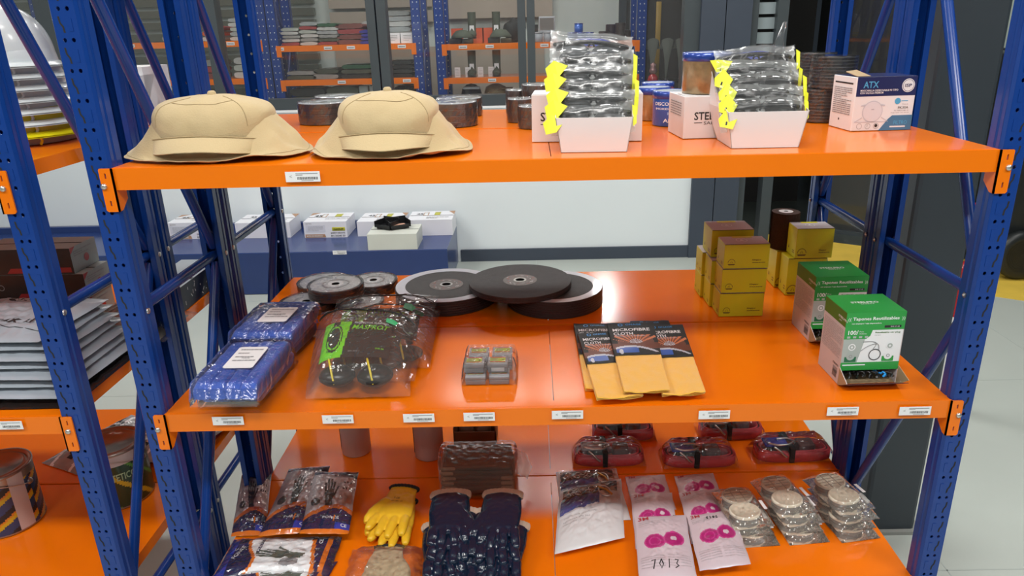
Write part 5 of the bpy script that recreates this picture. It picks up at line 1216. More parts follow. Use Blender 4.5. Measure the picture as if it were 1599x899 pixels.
# ================================================================== white pouch bags with metal fittings
PWH = mat('white_pouch_plastic', (.66, .68, .70), .35, coat=.2, var=.03); PBL = mat('pouch_blue_print', (.03, .07, .36), .4)
def white_pouch(label, bl, br, tl, z, th, seed):
    A, B, C = atz(bl[0], bl[1], z), atz(br[0], br[1], z), atz(tl[0], tl[1], z); rz = math.atan2(B.y-A.y, B.x-A.x); W_ = (B-A).length; inv = Matrix.Rotation(-rz, 3, 'Z'); c = inv @ (C-A); L_ = c.y; sh = c.x/c.y
    root = thing('harness_pouch', label, 'pouch', (A.x, A.y, z), rz, group='white pouches with metal fittings'); b = MB()
    def pat(u, v):
        if v > .96: return PWH
        if v > .74 and .05 < u < .93: return DKF if nz(u*9, v*14, seed) > -.05 else TANF
        if .04 < u < .64 and .52+.05*u < v < .76: return PBL
        return PWH
    P = pillow(b, W_, L_, th, pat, 50, 60, crum=.005, seed=seed, edge=.012, warp=lambda x, y, z_: (x+sh*y, y, z_)); 
    for k in range(3): ptext(b, P, W_, L_, ('CONECTOR SEGURIDAD', 'NORMA EN 362', 'CONTENIDO 1 UN')[k], W_*.10, L_*(.42-.05*k), .004, GREYINK, wd=W_*(.5-.1*k), bold=False)
    b.build('printed_pouch', root)
    r = random.Random(seed); b = MB()
    for k in range(10):
        x, y = W_*(.14+.055*k), L_*(.80+.05*math.sin(k*1.7)); a = k*1.1; p_ = P(min(.95, x/W_), min(.95, y/L_))
        b.tube([(p_[0]+.0085*math.cos(t+a), p_[1]+.006*math.sin(t+a), p_[2]+.003+.002*math.sin(2*t)) for t in [2*PI*i/12 for i in range(12)]], .0012, STEEL, 6, closed=True)
    b.build('chain', root)
    b = MB(); x, y = W_*.72, L_*.70; p_ = P(x/W_, y/L_); b.tube([(p_[0]+.014*math.cos(t), p_[1]+.022*math.sin(t), p_[2]+.004) for t in [2*PI*i/20 for i in range(20)]], .0022, STEEL, 8, closed=True); b.tube([(p_[0]-.01, p_[1]+.02, p_[2]+.005), (p_[0]+.005, p_[1]+.0, p_[2]+.007), (p_[0]+.012, p_[1]-.02, p_[2]+.004)], .003, mat('brass', (.5, .33, .10), .3, metal=.9), 8); b.build('metal_fitting', root)
    b = MB(); b.grid(lambda u, v: (lambda p: (p[0], p[1], p[2]+.006+.003*nz(u*10+seed, v*10)))(P(.02+.96*u, .48+.5*v)), 24, 16, CLEAR3, smooth=False); b.build('clear_window', root); return root
white_pouch('white pouch with metal fittings, the rear one lying half under the other', (880, 820), (985, 812), (868, 738), LZ+.001, .016, 3)
white_pouch('white pouch with chain and blue print, the front one at the shelf edge', (866, 866), (975, 840), (874, 768), LZ+.018, .020, 8)

# ================================================================== pink filter pouches
PKW = mat('pinkish_white_pouch', (.64, .56, .62), .35, coat=.25, var=.03); MAG = mat('magenta_print', (.42, .02, .18), .35, coat=.2); MAGL = mat('light_magenta_print', (.56, .06, .28), .35, coat=.2); REDT = mat('red_lettering', (.45, .02, .03), .4)
def pouch3(label, bl, br, tl, z, seed, scrib):
    A, B, C = atz(bl[0], bl[1], z), atz(br[0], br[1], z), atz(tl[0], tl[1], z); rz = math.atan2(B.y-A.y, B.x-A.x); W_ = (B-A).length; inv = Matrix.Rotation(-rz, 3, 'Z'); c = inv @ (C-A); L_ = c.y; sh = c.x/c.y
    root = thing('filter_pouch', label, 'filter pouch', (A.x, A.y, z), rz, group='pink and white filter pouches'); b = MB()
    asp = L_/W_
    def pat(u, v):
        y = v*asp
        for cx, cy in ((.34, .50*asp), (.69, .53*asp)):
            d = math.hypot(u-cx, y-cy)
            if d < .195:
                if cx > .5 and d < .085: return PKW if d < .06 else MAG
                return MAGL if d > .165 or (cx < .5 and abs(d-.10) < .012) else MAG
        return PKW
    P = pillow(b, W_, L_, .014, pat, 70, 80, crum=.0022, seed=seed, edge=.010, warp=lambda x, y, z_: (x+sh*y, y, z_))
    ptext(b, P, W_, L_, '3M', W_*.06, L_*.885, L_*.075, REDT, lift=.0014); 
    for k in range(3): ptext(b, P, W_, L_, ('Filtro contra particulas P100', 'Particulate filter 2091', 'Filtro para particulas')[k], W_*.07, L_*(.84-.035*k), .0032, GREYINK, wd=W_*(.5, .42, .36)[k], bold=False)
    for k in range(5): ptext(b, P, W_, L_, 'Advertencia uso correcto NIOSH', W_*.06, L_*(.26-.035*k), .0028, GREYINK, wd=W_*.42, bold=False); ptext(b, P, W_, L_, 'Para uso con respiradores', W_*.54, L_*(.26-.035*k), .0028, GREYINK, wd=W_*.40, bold=False)
    D = {'7': [(0, 1), (.6, 1), (.25, 0)], '0': [(.3, 1), (0, .5), (.3, 0), (.6, .5), (.3, 1)], '1': [(.3, 1), (.25, 0)], '3': [(0, 1), (.5, .85), (.2, .5), (.55, .25), (0, 0)]}
    (ox, oy, sz, rot) = scrib; x = 0
    for ch in '7013':
        pts = [(x+.8*px_*.8, py_) for px_, py_ in D[ch]]; c_, s_ = math.cos(rot), math.sin(rot); stroke(b, P, W_, L_, [(ox*W_+sz*(p_[0]*c_-p_[1]*s_), oy*L_+sz*(p_[0]*s_+p_[1]*c_)) for p_ in pts], .0013, INK); x += .8
    b.build('printed_pouch', root); return root
for i, a_ in enumerate((('pink filter pouch at the back left, partly under the next', (990, 800), (1056, 796), (976, 745), LZ+.001, (.5, .2, .014, 0)), ('pink filter pouch at the back right, next to the cream filters', (1068, 796), (1133, 790), (1053, 744), LZ+.001, (.1, .2, .014, 0)),
    ('pink filter pouch in the middle of the left row, number written along its side', (993, 858), (1064, 855), (985, 772), LZ+.016, (.95, .55, .016, -PI/2)), ('pink filter pouch in the middle of the right row with upside down number', (1080, 850), (1147, 842), (1060, 770), LZ+.016, (.92, .42, .014, PI)),
    ('pink filter pouch nearest the shelf edge with handwritten 7013', (998, 905), (1088, 901), (990, 808), LZ+.030, (.24, .10, .022, 0)), ('pink filter pouch at the front right without clear handwriting', (1092, 892), (1172, 881), (1072, 806), LZ+.030, (.60, .87, .010, PI)))):
    pouch3(a_[0], a_[1], a_[2], a_[3], a_[4], 3+i*4, a_[5])

# ================================================================== cream round filters in bags
CRF = mat('cream_filter', (.76, .73, .60), .55, var=.04); CRG = mat('cream_grille', (.40, .37, .30), .6); GRYR = mat('grey_filter_rim', (.16, .16, .15), .5)
def make_filter_bag(label, kind=0):
    root = thing('filter_bag', label, 'filter bag', (0, 0, 0), group='cream round filters in clear bags')
    for k, (cx, cy) in enumerate(((.036, .030), (.042, .090))):
        b = MB(); b.push(T(cx, cy, 0) @ Matrix.Diagonal((1.08, .92, 1, 1))); rr = .0345
        b.lathe([(0, .001), (rr*.90, .001), (rr*.96, .004), (rr*.96, .010)], GRYR, 36); b.lathe([(rr*.96, .010), (rr*1.02, .012), (rr*1.02, .016), (rr*.97, .0185), (rr*.92, .0185), (rr*.90, .0168), (0, .0180)], CRF, 36)
        if k == 1:
            for t in (-.5, -.1, .3, .7): 
                hw = rr*.88*math.sqrt(1-t*t); b.box(-hw, hw, t*rr*.9-.0008, t*rr*.9+.0008, .0170, .0186, CRG)
            for t in (-.35, .35): hw = rr*.88*math.sqrt(1-t*t); b.box(t*rr*.9-.0008, t*rr*.9+.0008, -hw, hw, .0170, .0186, CRG)
        b.pop(); b.build('round_filter', root)
    b = MB(); f = lambda u, v: (-.008+.100*u+.003*nz(v*6, 2), -.018+.150*v, .002+.0215*min(1, 5*min(u, 1-u))**.6*min(1, 7*min(v, 1-v))**.6+.0022*nz(u*17, v*21))
    b.grid(f, 30, 36, CLEAR4, smooth=False); b.grid(lambda u, v: (lambda p: (p[0], p[1], .0008))(f(1-u, v)), 4, 4, CLEAR4, smooth=False); b.build('clear_bag', root)
    b = MB(); b.box(.080, .088, .018, .052, .0235, .0241, WHITE); b.build('paper_label', root); return root
CLEAR4 = film('filter_bag_film', gloss=.30, rough=.12, haze=.10, bump=.8, bscale=28, hcol=(.85, .78, .68))
fb_ = make_filter_bag('bag of two cream round filters, bottom of the left pile')
stacks = [('left', (1164, 850), (0, 1, 2), 8), ('middle', (1242, 846), (0, 1, 2, 3), 10), ('right', (1322, 842), (0, 1, 2, 3), 13)]
lv = ['bottom', 'second from the bottom', 'third from the bottom', 'top']
first = True
for nm, (px, py), ks, ang in stacks:
    p = atz(px-10, py, LZ)
    for k in ks:
        lab = 'bag of two cream round filters, %s of the %s pile' % ('top' if k == ks[-1] else lv[k], nm)
        o = fb_ if first else dup(fb_, label=lab); first = False; o['label'] = lab
        o.location = (p.x+(-.004 if k % 2 else .003)-.006*k*(nm != 'right'), p.y+.004+.005*k+(.003 if k % 2 else 0), LZ+.0008+.0215*k); o.rotation_euler = (0, 0, math.radians(ang+((k*29) % 9-4)))
# ================================================================== left rack goods
HW = mat('white_helmet_shell', (.66, .70, .72), .25, coat=.4, var=.02); HY = mat('yellow_helmet_shell', (.70, .62, .01), .25, coat=.4)
def make_helmet(label, m):
    root = thing('safety_helmet', label, 'helmet', (0, 0, 0), group='safety helmets nested in a stack'); b = MB()
    def f(u, v):
        th = 2*PI*u; c, s = math.cos(th), math.sin(th); a = v*PI/2; rx, ry = .108, .128; r_ = math.sin(a)**.85
        ridge = .005*max(0, 1-abs(c)*3)*math.sin(a*.9+.3); z = .125*max(0, math.cos(a))**.8+ridge+.012
        return (rx*r_*c, ry*r_*s, z)
    b.grid(f, 64, 20, m, closed_u=True)
    def brim(u, v):
        th = 2*PI*u; c, s = math.cos(th), math.sin(th); fr = max(0, c)**3; e = .010+.030*fr
        return ((.108+e*v)*c, (.128+e*.6*v)*s, .012-.010*v*(1-.3*fr)+.004*math.sin(v*PI))
    b.grid(brim, 64, 5, m, closed_u=True); b.grid(lambda u, v: tuple(Vector(brim(1-u, v))-Vector((0, 0, .003))), 64, 5, m, closed_u=True); b.build('shell', root)
    b = MB(); b.grid(lambda u, v: (.098*math.cos(2*PI*u), .118*math.sin(2*PI*u), .012-.028*v), 48, 2, GREYP if m is HY else m, closed_u=True); b.tube([(.112, -.03, .006), (.119, -.03, -.006), (.112, -.03, -.014)], .003, m, 8); b.build('inner_band', root); return root
p = atz(40, 232, UP)
hx, hy = -.375, .375
hy_ = make_helmet('yellow helmet at the foot of the helmet stack', HY); hy_.location = (hx, hy, UP+.017); hy_.rotation_euler = (0, 0, math.radians(-25))
hw = make_helmet('white helmet directly on the yellow one in the helmet stack', HW); hw.location = (hx-.004, hy, UP+.017+.024); hw.rotation_euler = (0, 0, math.radians(-25))
for k, lb in enumerate(('second white helmet up in the stack', 'third white helmet up in the stack', 'fourth white helmet up in the stack', 'fifth white helmet up in the stack', 'topmost white helmet with its whole dome showing')):
    dup(hw, label=lb, loc=(hx-.008-.004*k, hy, UP+.017+.024*(k+2)))
def tb(label, x, y, z, wd, dp, h, rz=0, side=None, top=None, front=None, name='carton', group=None, paint=None):
    root = thing(name, label, 'box', (x, y, z), rz, group=group); b = MB(); m = front or CARD
    b.hexa([(0, 0, 0), (wd, 0, 0), (wd, dp, 0), (0, dp, 0), (0, 0, h), (wd, 0, h), (wd, dp, h), (0, dp, h)], m, skip=(1, 3))
    b.add([(0, 0, h), (wd, 0, h), (wd, dp, h), (0, dp, h)], [(0, 1, 2, 3)], top or m); b.add([(wd, 0, 0), (wd, dp, 0), (wd, dp, h), (wd, 0, h)], [(0, 1, 2, 3)], side or m)
    if paint: paint(b, wd, dp, h)
    b.build('carton_body', root)
    b = MB(); b.box(wd*.01, wd*.99, dp*.48, dp*.52, h, h+.0005, KEDGE if m is CARD else BLACKM); b.build('tape_seam', root); return root
# white tool cartons behind the posts on the top left shelf
def toolp(b, wd, dp, h):
    b.push(face_xz(0, -.0006, 0)); b.rbox(wd*.12, wd*.62, h*.40, h*.80, 0, .0005, GREYINK, r=.0001, seg=1); b.tube([(wd*.15, h*.3, .001), (wd*.4, h*.55, .001), (wd*.62, h*.35, .001)], .004, INK, 6)
    for cx in (.18, .60): b.push(T(wd*cx, h*.18, 0)); b.disc(h*.10, .001, INK, 18); b.disc(h*.05, .0014, GREYP, 14); b.pop()
    b.quad((wd*.72, 0, .0005), (wd*.80, 0, .0005), (wd*.80, h, .0005), (wd*.72, h, .0005), mat('red_print', (.45, .06, .04), .4)); b.pop()
a, rz, wd, _, h = fit(UP, (222, 190), (262, 182), 132)
tb('pale tool carton with dark machine picture, behind the left posts', a.x-.03, a.y+.05, UP, .13, .10, .105, rz, front=mat('pale_carton_print', (.5, .47, .46), .4), paint=toolp)
tb('plain white carton behind the helmets on the top left shelf', -.42, .66, UP, .20, .14, .145, 0)
tb('white carton with coloured strip between the left posts', -.27, .62, UP, .05, .10, .125, 0)
# dark red and black cartons on the middle left shelf
DKR = mat('dark_carton_front', (.030, .018, .016), .35, var=.4, vscale=30); RDP = mat('red_carton_print', (.40, .03, .03), .35)
def darkp(b, wd, dp, h):
    b.push(face_xz(0, -.0006, 0)); b.quad((wd*.6, h*.05, 0), (wd*.95, h*.05, 0), (wd*.95, h*.25, 0), (wd*.7, h*.25, 0), RDP); b.push(T(wd*.3, h*.5, 0)); b.disc(h*.12, .0003, GREYINK, 18, r0=h*.09); b.pop(); b.pop()
    b.push(T(wd+.0006, 0, 0) @ R('Z', PI/2) @ R('X', PI/2)); b.push(T(dp*.55, h*.4, 0)); b.disc(h*.16, 0, RDP, 20); b.pop(); lines(b, dp*.1, dp*.8, h*.6, h*.85, 3, GREYINK, 4, z=0); b.poly([(0, h*.75), (dp*.2, h), (0, h)], RDP); b.pop()
GSD = mat('grey_carton_side', (.33, .38, .37), .35, var=.2, vscale=20)
def dcart(label, flx, fly, frx, z, h, dz=0, dp=.13):
    a = atz(flx, fly, z); c = atz(frx, fly, z); return tb(label, a.x, a.y, z, (c-a).length, dp, h, 0, side=GSD, top=GSD, front=DKR, name='dark_carton', group='dark cartons with red print', paint=darkp)
ox, oy, hc = -.405, .50, .068
dcn = lambda lb, x, y, k: tb(lb, x, y, MD+k*(hc+.001), .120, .115, hc, 0, side=GSD, top=GSD, front=DKR, name='dark_carton', group='dark cartons with red print', paint=darkp)
dcn('dark carton with red print, bottom right of the carton pile', ox-.115, oy, 0)
dcn('dark carton with red print, middle right of the carton pile', ox-.112, oy+.002, 1)
dcn('dark carton with red print, top right of the carton pile beside the post', ox-.135, oy+.006, 2)
dcn('dark carton with red print, bottom left of the carton pile', ox-.245, oy-.01, 0)
dcn('dark carton with red print, middle left of the carton pile', ox-.250, oy+.001, 1)
dcn('dark carton with red print, top left of the carton pile', ox-.262, oy+.004, 2)
dcn('dark carton with red label standing in front of the carton pile', ox-.285, oy-.135, 0)
# grey garment packs with lettering
GPK = mat('blue_grey_poly_pack', (.34, .38, .43), .3, coat=.3, var=.15, vscale=14)
pa = atz(-60, 612, MD)
for k in range(7):
    z = MD+.020+k*.0185; root = thing('garment_pack', 'blue grey garment pack, %s in the pile on the left middle shelf' % ('lowest', 'second from the bottom', 'third from the bottom', 'fourth from the bottom', 'fifth from the bottom', 'second from the top', 'topmost, lettered')[k], 'garment pack', (-.535+.002*k, .045+.006*k, z), math.radians(-2+2*(k % 2)), group='blue grey garment packs')
    b = MB(); W_, L_ = .345-.010*k, .31-.010*k
    P = pillow(b, W_, L_, .016+.004*(k == 6), GPK, 50, 50, crum=.006 if k == 6 else .0045, seed=k*3.3, edge=.012)
    if k == 6:
        ptext(b, P, W_, L_, 'andritex.cl', W_*.20, L_*.30, .024, INK, wd=W_*.62, rot=-.10); ptext(b, P, W_, L_, 'andritex', W_*.30, L_*.76, .028, INK, wd=W_*.55, rot=.08)
        stroke(b, P, W_, L_, smooth_line([(W_*.1, L_*.20), (W_*.4, L_*.25), (W_*.7, L_*.16), (W_*.95, L_*.14)]), .0009, INK)
    b.build('poly_pack', root)
root = thing('black_bag', 'crumpled black film bag under the garment packs', 'bag', (-.56, .03, MD)); b = MB(); pillow(b, .385, .36, .012, mat('black_film', (.012, .010, .010), .18, coat=.6), 50, 50, crum=.010, seed=5, edge=.01); b.build('film_sheet', root)
b = MB(); b.grid(lambda u, v: (.30+.07*u, .05+.28*v, .012+.004*nz(u*9, v*20)), 8, 30, MATS['black_film'], smooth=False); b.build('bag_flap', root)
# clear bag mounds behind the garment packs
root = thing('clear_bag_bundle', 'clear crumpled bag behind the garment packs beside the brace', 'bag', (-.38, .36, MD)); b = MB(); pillow(b, .22, .18, .09, mat('grey_beige_cloth', (.22, .21, .19), .6), 30, 30, crum=.01, seed=8, edge=.03); b.build('cloth_inside', root)
b = MB(); pillow(b, .24, .20, .10, CLEAR3, 30, 30, crum=.012, seed=9, edge=.03, top_only=True); b.build('clear_bag', root)
DOT = mat('dark_patterned_carton', (.010, .016, .035), .35)
def dotp(b, wd, dp, h):
    b.push(T(wd+.0006, 0, 0) @ R('Z', PI/2) @ R('X', PI/2)); r = random.Random(2)
    for k in range(26): x, y, a_, L = r.uniform(.01, dp-.01), r.uniform(.008, h-.01), r.uniform(0, 3), r.uniform(.003, .012); b.push(T(x, y, 0) @ R('Z', a_)); b.quad((-L/2, -.0012, 0), (L/2, -.0012, 0), (L/2, .0012, 0), (-L/2, .0012, 0), WHITE); b.pop()
    b.pop()
tb('dark carton with scattered white marks at the right end of the left middle shelf', -.30, .47, MD, .115, .36, .070, 0, side=DOT, top=mat('pale_blue_lid', (.35, .42, .48), .35), front=DOT, name='patterned_carton', paint=dotp)
# paint cans, film rolls and red boxes on the lower left shelf
CANG = mat('can_dark_green', (.012, .045, .018), .3, coat=.3); CANY = mat('can_yellow', (.55, .38, .02), .3, coat=.3); CANB = mat('can_blue', (.012, .05, .14), .3, coat=.3); CANW = mat('can_pinkish_white', (.50, .42, .41), .35); CANM = mat('can_rim', (.35, .33, .30), .3, metal=.9); CANO = mat('can_orange', (.6, .2, .02), .3, coat=.3); CANL = mat('can_light_green', (.10, .28, .05), .3)
def make_can(label, x, y, r, h, pat, rz, word=None):
    root = thing('paint_can', label, 'can', (x, y, LO), rz, group='one gallon paint cans'); b = MB(); nu, nv_ = 96, 60
    vs = [(r*math.cos(2*PI*i/nu), r*math.sin(2*PI*i/nu), .004+(h-.010)*j/nv_) for i in range(nu) for j in range(nv_+1)]; o = len(b.v); b.v += vs
    for i in range(nu):
        for j in range(nv_): a_ = i*(nv_+1)+j; c_ = ((i+1) % nu)*(nv_+1)+j; b.f.append((o+a_, o+c_, o+c_+1, o+a_+1)); b.m.append(b.mi(pat((i+.5)/nu, (j+.5)/nv_))); b.sm.append(True)
    b.lathe([(0, 0), (r-.001, 0), (r+.001, .003), (r, .006)], CANM, 48)
    if word: curve_text(b, word, r+.0008, .62, h*.52, .020, .085, mat('can_lettering', (.35, .5, .3), .4))
    b.build('can_body', root)
    b = MB(); b.lathe([(r, h-.008), (r+.002, h-.006), (r+.002, h), (r-.004, h), (r-.006, h-.006), (r-.010, h-.006), (r-.013, h-.002), (r-.018, h-.002), (r-.021, h-.007), (0, h-.007)], CANM, 56); b.build('lid', root)
    b = MB(); b.push(T(r+.001, 0, h*.72) @ R('Y', PI/2)); b.lathe([(0, .006), (.004, .006), (.009, 0)], CANM, 16); b.pop(); b.build('handle_ear', root)
    b = MB(); b.tube([((r+.004)*math.cos(t), (r+.004)*math.sin(t), h*.72-.035*math.sin((t+.1)*.9)) for t in [-2.9+2.9*k/24 for k in range(25)]], .0013, STEEL, 6); b.build('bail_handle', root); return root
def pg(u, v):
    if .55 < u < .74: return CANW if v > .25 else CANG
    if v > .80: return CANW
    t = (u*3.0+v*1.0) % 1; return CANY if t < .10 else (CANL if .45 < t < .52 else CANG)
def py_(u, v):
    if .90 < u < .965: return CANW
    if v > .86: return CANM
    t = (u*5.5-v*2.6+10) % 1; return CANY if t < .20 else (CANO if t > .90 else (CANB if t < .62 else INK))
p = atz(155, 782, LO); make_can('paint can with dark green label between the two left posts', -.350, .375, .080, .165, pg, 0, 'SINTETICO')
make_can('paint can with yellow and blue stripes cut off at the left edge', -.585, .270, .080, .165, py_, 0)
FLM = mat('silver_film_pack', (.30, .31, .31), .25, coat=.4, var=.3, vscale=30)
def packp(u, v):
    t = (u*1.6+v*.4) % .42
    if t < .10 and .1 < v < .9: return BLACKM if int(v*22) % 4 else WHITE
    if .2 < t < .26: return WHITE
    return FLM
for k, (x, y, z, w_, l_, lb) in enumerate(((-.62, .43, LO+.001, .30, .30, 'flat film pack with black print at the back of the lower left shelf'), (-.45, .46, LO+.030, .26, .28, 'flat film pack with red and black lettering behind the green can'), (-.33, .50, LO+.058, .13, .28, 'narrow film pack with white label leaning beside the red cartons'))):
    root = thing('film_pack', lb, 'pack', (x-.05, y+.10, z), math.radians(-24), group='flat printed film packs'); b = MB(); P = pillow(b, w_, l_, .022, packp, 60, 60, crum=.005, seed=k*5, edge=.012); ptext(b, P, w_, l_, ('PLACA', 'MACOWE', '3M')[k], w_*.15, l_*.5, .022, (INK, RDP, RDP)[k], rot=PI/2-.3); b.build('printed_film', root)
RBX = mat('red_carton', (.42, .02, .04), .4)
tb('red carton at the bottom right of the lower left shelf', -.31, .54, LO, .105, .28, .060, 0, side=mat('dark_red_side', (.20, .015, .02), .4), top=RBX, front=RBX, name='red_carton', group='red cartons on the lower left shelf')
tb('red and white carton stacked above the other red one', -.305, .56, LO+.0615, .10, .26, .034, 0, side=RBX, top=GSD, front=GSD, name='red_carton', group='red cartons on the lower left shelf')
tb('flat red carton on top beside the film packs', -.30, .62, LO+.0965, .095, .19, .030, 0, side=RBX, top=RBX, front=RBX, name='red_carton', group='red cartons on the lower left shelf')
# ================================================================== blue platform along the wall with white cartons
PLAT = mat('blue_platform_paint', (0.022, 0.048, 0.17), .22, bump=.04, bscale=8, var=.08)
root = thing('display_platform', 'low blue display platform along the white back wall', 'platform', (0, 0, 0)); b = MB(); b.rbox(-4.4, .25, 2.985, 3.555, .002, .275, PLAT, r=.004, seg=2, smooth=False); b.build('platform_body', root)
b = MB(); b.rbox(-4.4, .25, 3.556, 3.592, .002, .318, PLAT, r=.003, seg=2, smooth=False); b.build('back_rim', root)
p = aty(530, 391, 2.98); price_label(root, p.x, .268, wd=.085, y=2.981)
BOXW = mat('bright_white_carton', (.78, .78, .83), .4, var=.02); TANP = mat('tan_print', (.42, .24, .14), .5); YLB = mat('olive_yellow_print', (.48, .46, .03), .4)
def bootp(b, wd, dp, h):
    b.push(face_xz(0, -.0006, 0)); b.box(wd*.05, wd*.50, h*.36, h*.80, 0, .0004, mat('pale_lilac_print', (.66, .67, .74), .4)); lines(b, wd*.10, wd*.45, h*.42, h*.74, 4, GREYINK, 3, z=.0008, hgt=.25); b.quad((wd*.02, h*.02, 0), (wd*.50, h*.02, 0), (wd*.48, h*.22, 0), (wd*.02, h*.22, 0), TANP)
    b.rbox(wd*.66, wd*.96, h*.42, h*.64, 0, .0006, YLB, r=.0002, seg=1); b.text('NASUP', wd*.70, h*.46, h*.13, INK, wd=wd*.22, z=.001, bold=True); b.text('SAFETY BOOTS', wd*.62, h*.24, h*.10, INK, wd=wd*.33, z=.001, bold=True); b.text('EN 20345 S3', wd*.62, h*.06, h*.10, INK, wd=wd*.33, z=.001, bold=True)
    b.text('BOTIN', wd*.06, h*.85, h*.08, GREYINK, z=.001); b.text('BOTIN DE SEGURIDAD', wd*.05, h*.07, h*.09, PRW, wd=wd*.38, z=.001, bold=True); b.pop()
    b.push(T(0, 0, h+.0006)); b.rbox(wd*.62, wd*.78, dp*.55, dp*.85, 0, .0004, YLB, r=.0001, seg=1); b.rbox(wd*.30, wd*.42, dp*.5, dp*.85, 0, .0004, TANP, r=.0001, seg=1); b.rbox(wd*.32, wd*.40, dp*.53, dp*.82, .0004, .0006, PRW, r=.0001, seg=1); b.text('45', wd*.12, dp*.55, dp*.18, INK, z=.0006, bold=True); b.text('SEGURIDAD', wd*.45, dp*.25, dp*.10, GREYINK, z=.0006); b.poly([(0, dp*.7), (0, dp), (wd*.2, dp)], TANP); b.pop()
def wcart(label, x, y, wd, dp, h, paint=bootp, rz=0, m=BOXW): return tb(label, x, y, .2758, wd, dp, h, rz, front=m, name='boot_carton', group='white cartons on the blue platform', paint=paint)
def plainp(b, wd, dp, h):
    b.push(T(0, 0, h+.0006)); b.rbox(wd*.55, wd*.68, dp*.55, dp*.88, 0, .0004, YLB, r=.0001, seg=1); b.rbox(wd*.30, wd*.42, dp*.5, dp*.85, 0, .0004, TANP, r=.0001, seg=1); b.rbox(wd*.32, wd*.40, dp*.53, dp*.82, .0004, .0006, PRW, r=.0001, seg=1); b.text('45', wd*.14, dp*.6, dp*.15, INK, z=.0006, bold=True); lines(b, wd*.4, wd*.9, dp*.15, dp*.35, 2, GREYINK, 4, z=.0006); b.poly([(wd*.85, dp), (wd, dp), (wd, dp*.6)], TANP); b.pop()
wcart('white lettered boot carton, the one standing free left of the middle', -.722, 3.30, .282, .24, .108)
wcart('white boot carton behind the small pale carton with the folded tray', -.374, 3.312, .30, .235, .100, plainp, math.radians(-2))
wcart('white boot carton at the right end of the blue platform', -.04, 3.300, .295, .235, .106, plainp)
wcart('white boot carton with black lettering seen between the left posts', -1.63, 3.33, .30, .22, .112)
wcart('white boot carton farther left behind the centre post braces', -1.18, 3.32, .36, .23, .105, plainp)
wcart('white boot carton farthest left on the blue platform', -2.05, 3.33, .30, .22, .112, plainp)
sp = wcart('small pale carton without lettering at the platform front edge', -.238, 2.990, .305, .23, .100, None, 0, mat('pale_cream_carton', (.62, .64, .58), .5, var=.05))
root = thing('folding_tray', 'open black folding tray lying on the small pale carton', 'tray', (-.105, 3.06, .2758+.1012)); BLKT = mat('black_tray', (.012, .012, .014), .35)
for s in (-1, 1):
    b = MB(); b.push(R('Z', math.radians(28*s+(0 if s > 0 else 0)))); x0, x1 = (.004, .135) if s > 0 else (-.125, -.004); t = .003
    b.box(x0, x1, 0, .10, 0.012, .015, BLKT); b.box(x0, x1, 0, t, .012, .030, BLKT); b.box(x0, x1, .10-t, .10, .012, .062, BLKT); b.box(x0, x0+t, 0, .10, .012, .050, BLKT); b.box(x1-t, x1, 0, .10, .012, .050, BLKT); b.box(x0+.01, x1-.01, .01, .09, 0, .012, BLKT); b.pop(); o = b.build('tray_half', root)
b = MB(); b.push(R('Z', math.radians(28))); b.rbox(.03, .11, .02, .06, .0155, .024, mat('peach_card', (.65, .36, .26), .5), r=.003, seg=2); b.pop(); b.build('peach_insert', root)

# ================================================================== far racks behind the glazing
def far_rack(label, xl, xr, y0, levels, dp=.42, posts=(1, 1), label_x=()):
    root = thing('display_rack', label, 'rack', (0, 0, 0))
    for x, on in ((xl, posts[0]), (xr, posts[1])):
        if not on: continue
        for yy in (y0, y0+dp-.04):
            b = MB(); s = 1
            b.box(x-.038, x+.038, yy, yy+.003, 0, 2.6, BLUE); b.box(x-.038, x-.035, yy, yy+.05, 0, 2.6, BLUE); b.box(x+.035, x+.038, yy, yy+.05, 0, 2.6, BLUE)
            for k in range(34): z = .9+.05*k; b.box(x-.020, x-.014, yy-.0006, yy, z, z+.008, PALE); b.box(x+.012, x+.018, yy-.0006, yy, z, z+.008, PALE)
            b.build('upright_post', root)
        for z0_, z1_ in ((.9, 1.4), (1.9, 1.4)): b = MB(); b.tube([(x, y0+.03, z0_), (x, y0+dp-.03, z1_)], .013, BLUE, 8); b.build('brace', root)
    for lv in levels:
        b = MB(); b.box(xl+.038, xr-.038, y0, y0+.03, lv-.045, lv, ORANGE); b.box(xl+.012, xl+.05, y0-.004, y0-.0005, lv-.085, lv, ORANGE); b.box(xr-.05, xr-.012, y0-.004, y0-.0005, lv-.085, lv, ORANGE); b.build('beam', root)
        b = MB(); b.box(xl+.038, xr-.038, y0+.031, y0+dp, lv-.012, lv, ORANGE); b.build('shelf_panel', root)
    for lx, lz in label_x:
        b = MB(); b.box(lx-.032, lx+.032, y0-.0012, y0-.0002, lz-.012, lz+.012, WHITE); lines(b, 0, 0, 0, 0, 0, INK); b.push(face_xz(lx, y0-.0014, lz)); lines(b, -.024, .024, -.007, .004, 1, INK, 1, z=0); b.pop(); b.build('price_label', root)
    return root
FY = 4.68
far_rack('far rack behind the glass with striped garment piles, left of the mullion', -1.22, -.095, FY, (1.455, 1.195, .935), label_x=((-1.30+.12, 1.432), (-.80, 1.432), (-.62, 1.432), (-.22, 1.432), (-.72, 1.172), (-.20, 1.172)))
far_rack('far rack behind the glass with boots and helmets, right of the blue post pair', .082, 1.66, FY, (1.440, 1.185, .925), label_x=((.26, 1.417), (.47, 1.417), (.90, 1.417), (.48, 1.162), (1.2, 1.417)))
far_rack('far rack at the left behind the glass, partly hidden by the near posts', -3.1, -1.335, FY+.1, (1.50, 1.21, .93), label_x=((-2.4, 1.48), (-1.9, 1.48), (-1.60, 1.48)))
ZA, ZB, ZC, ZD = 1.4555, 1.1955, 1.4405, 1.1855
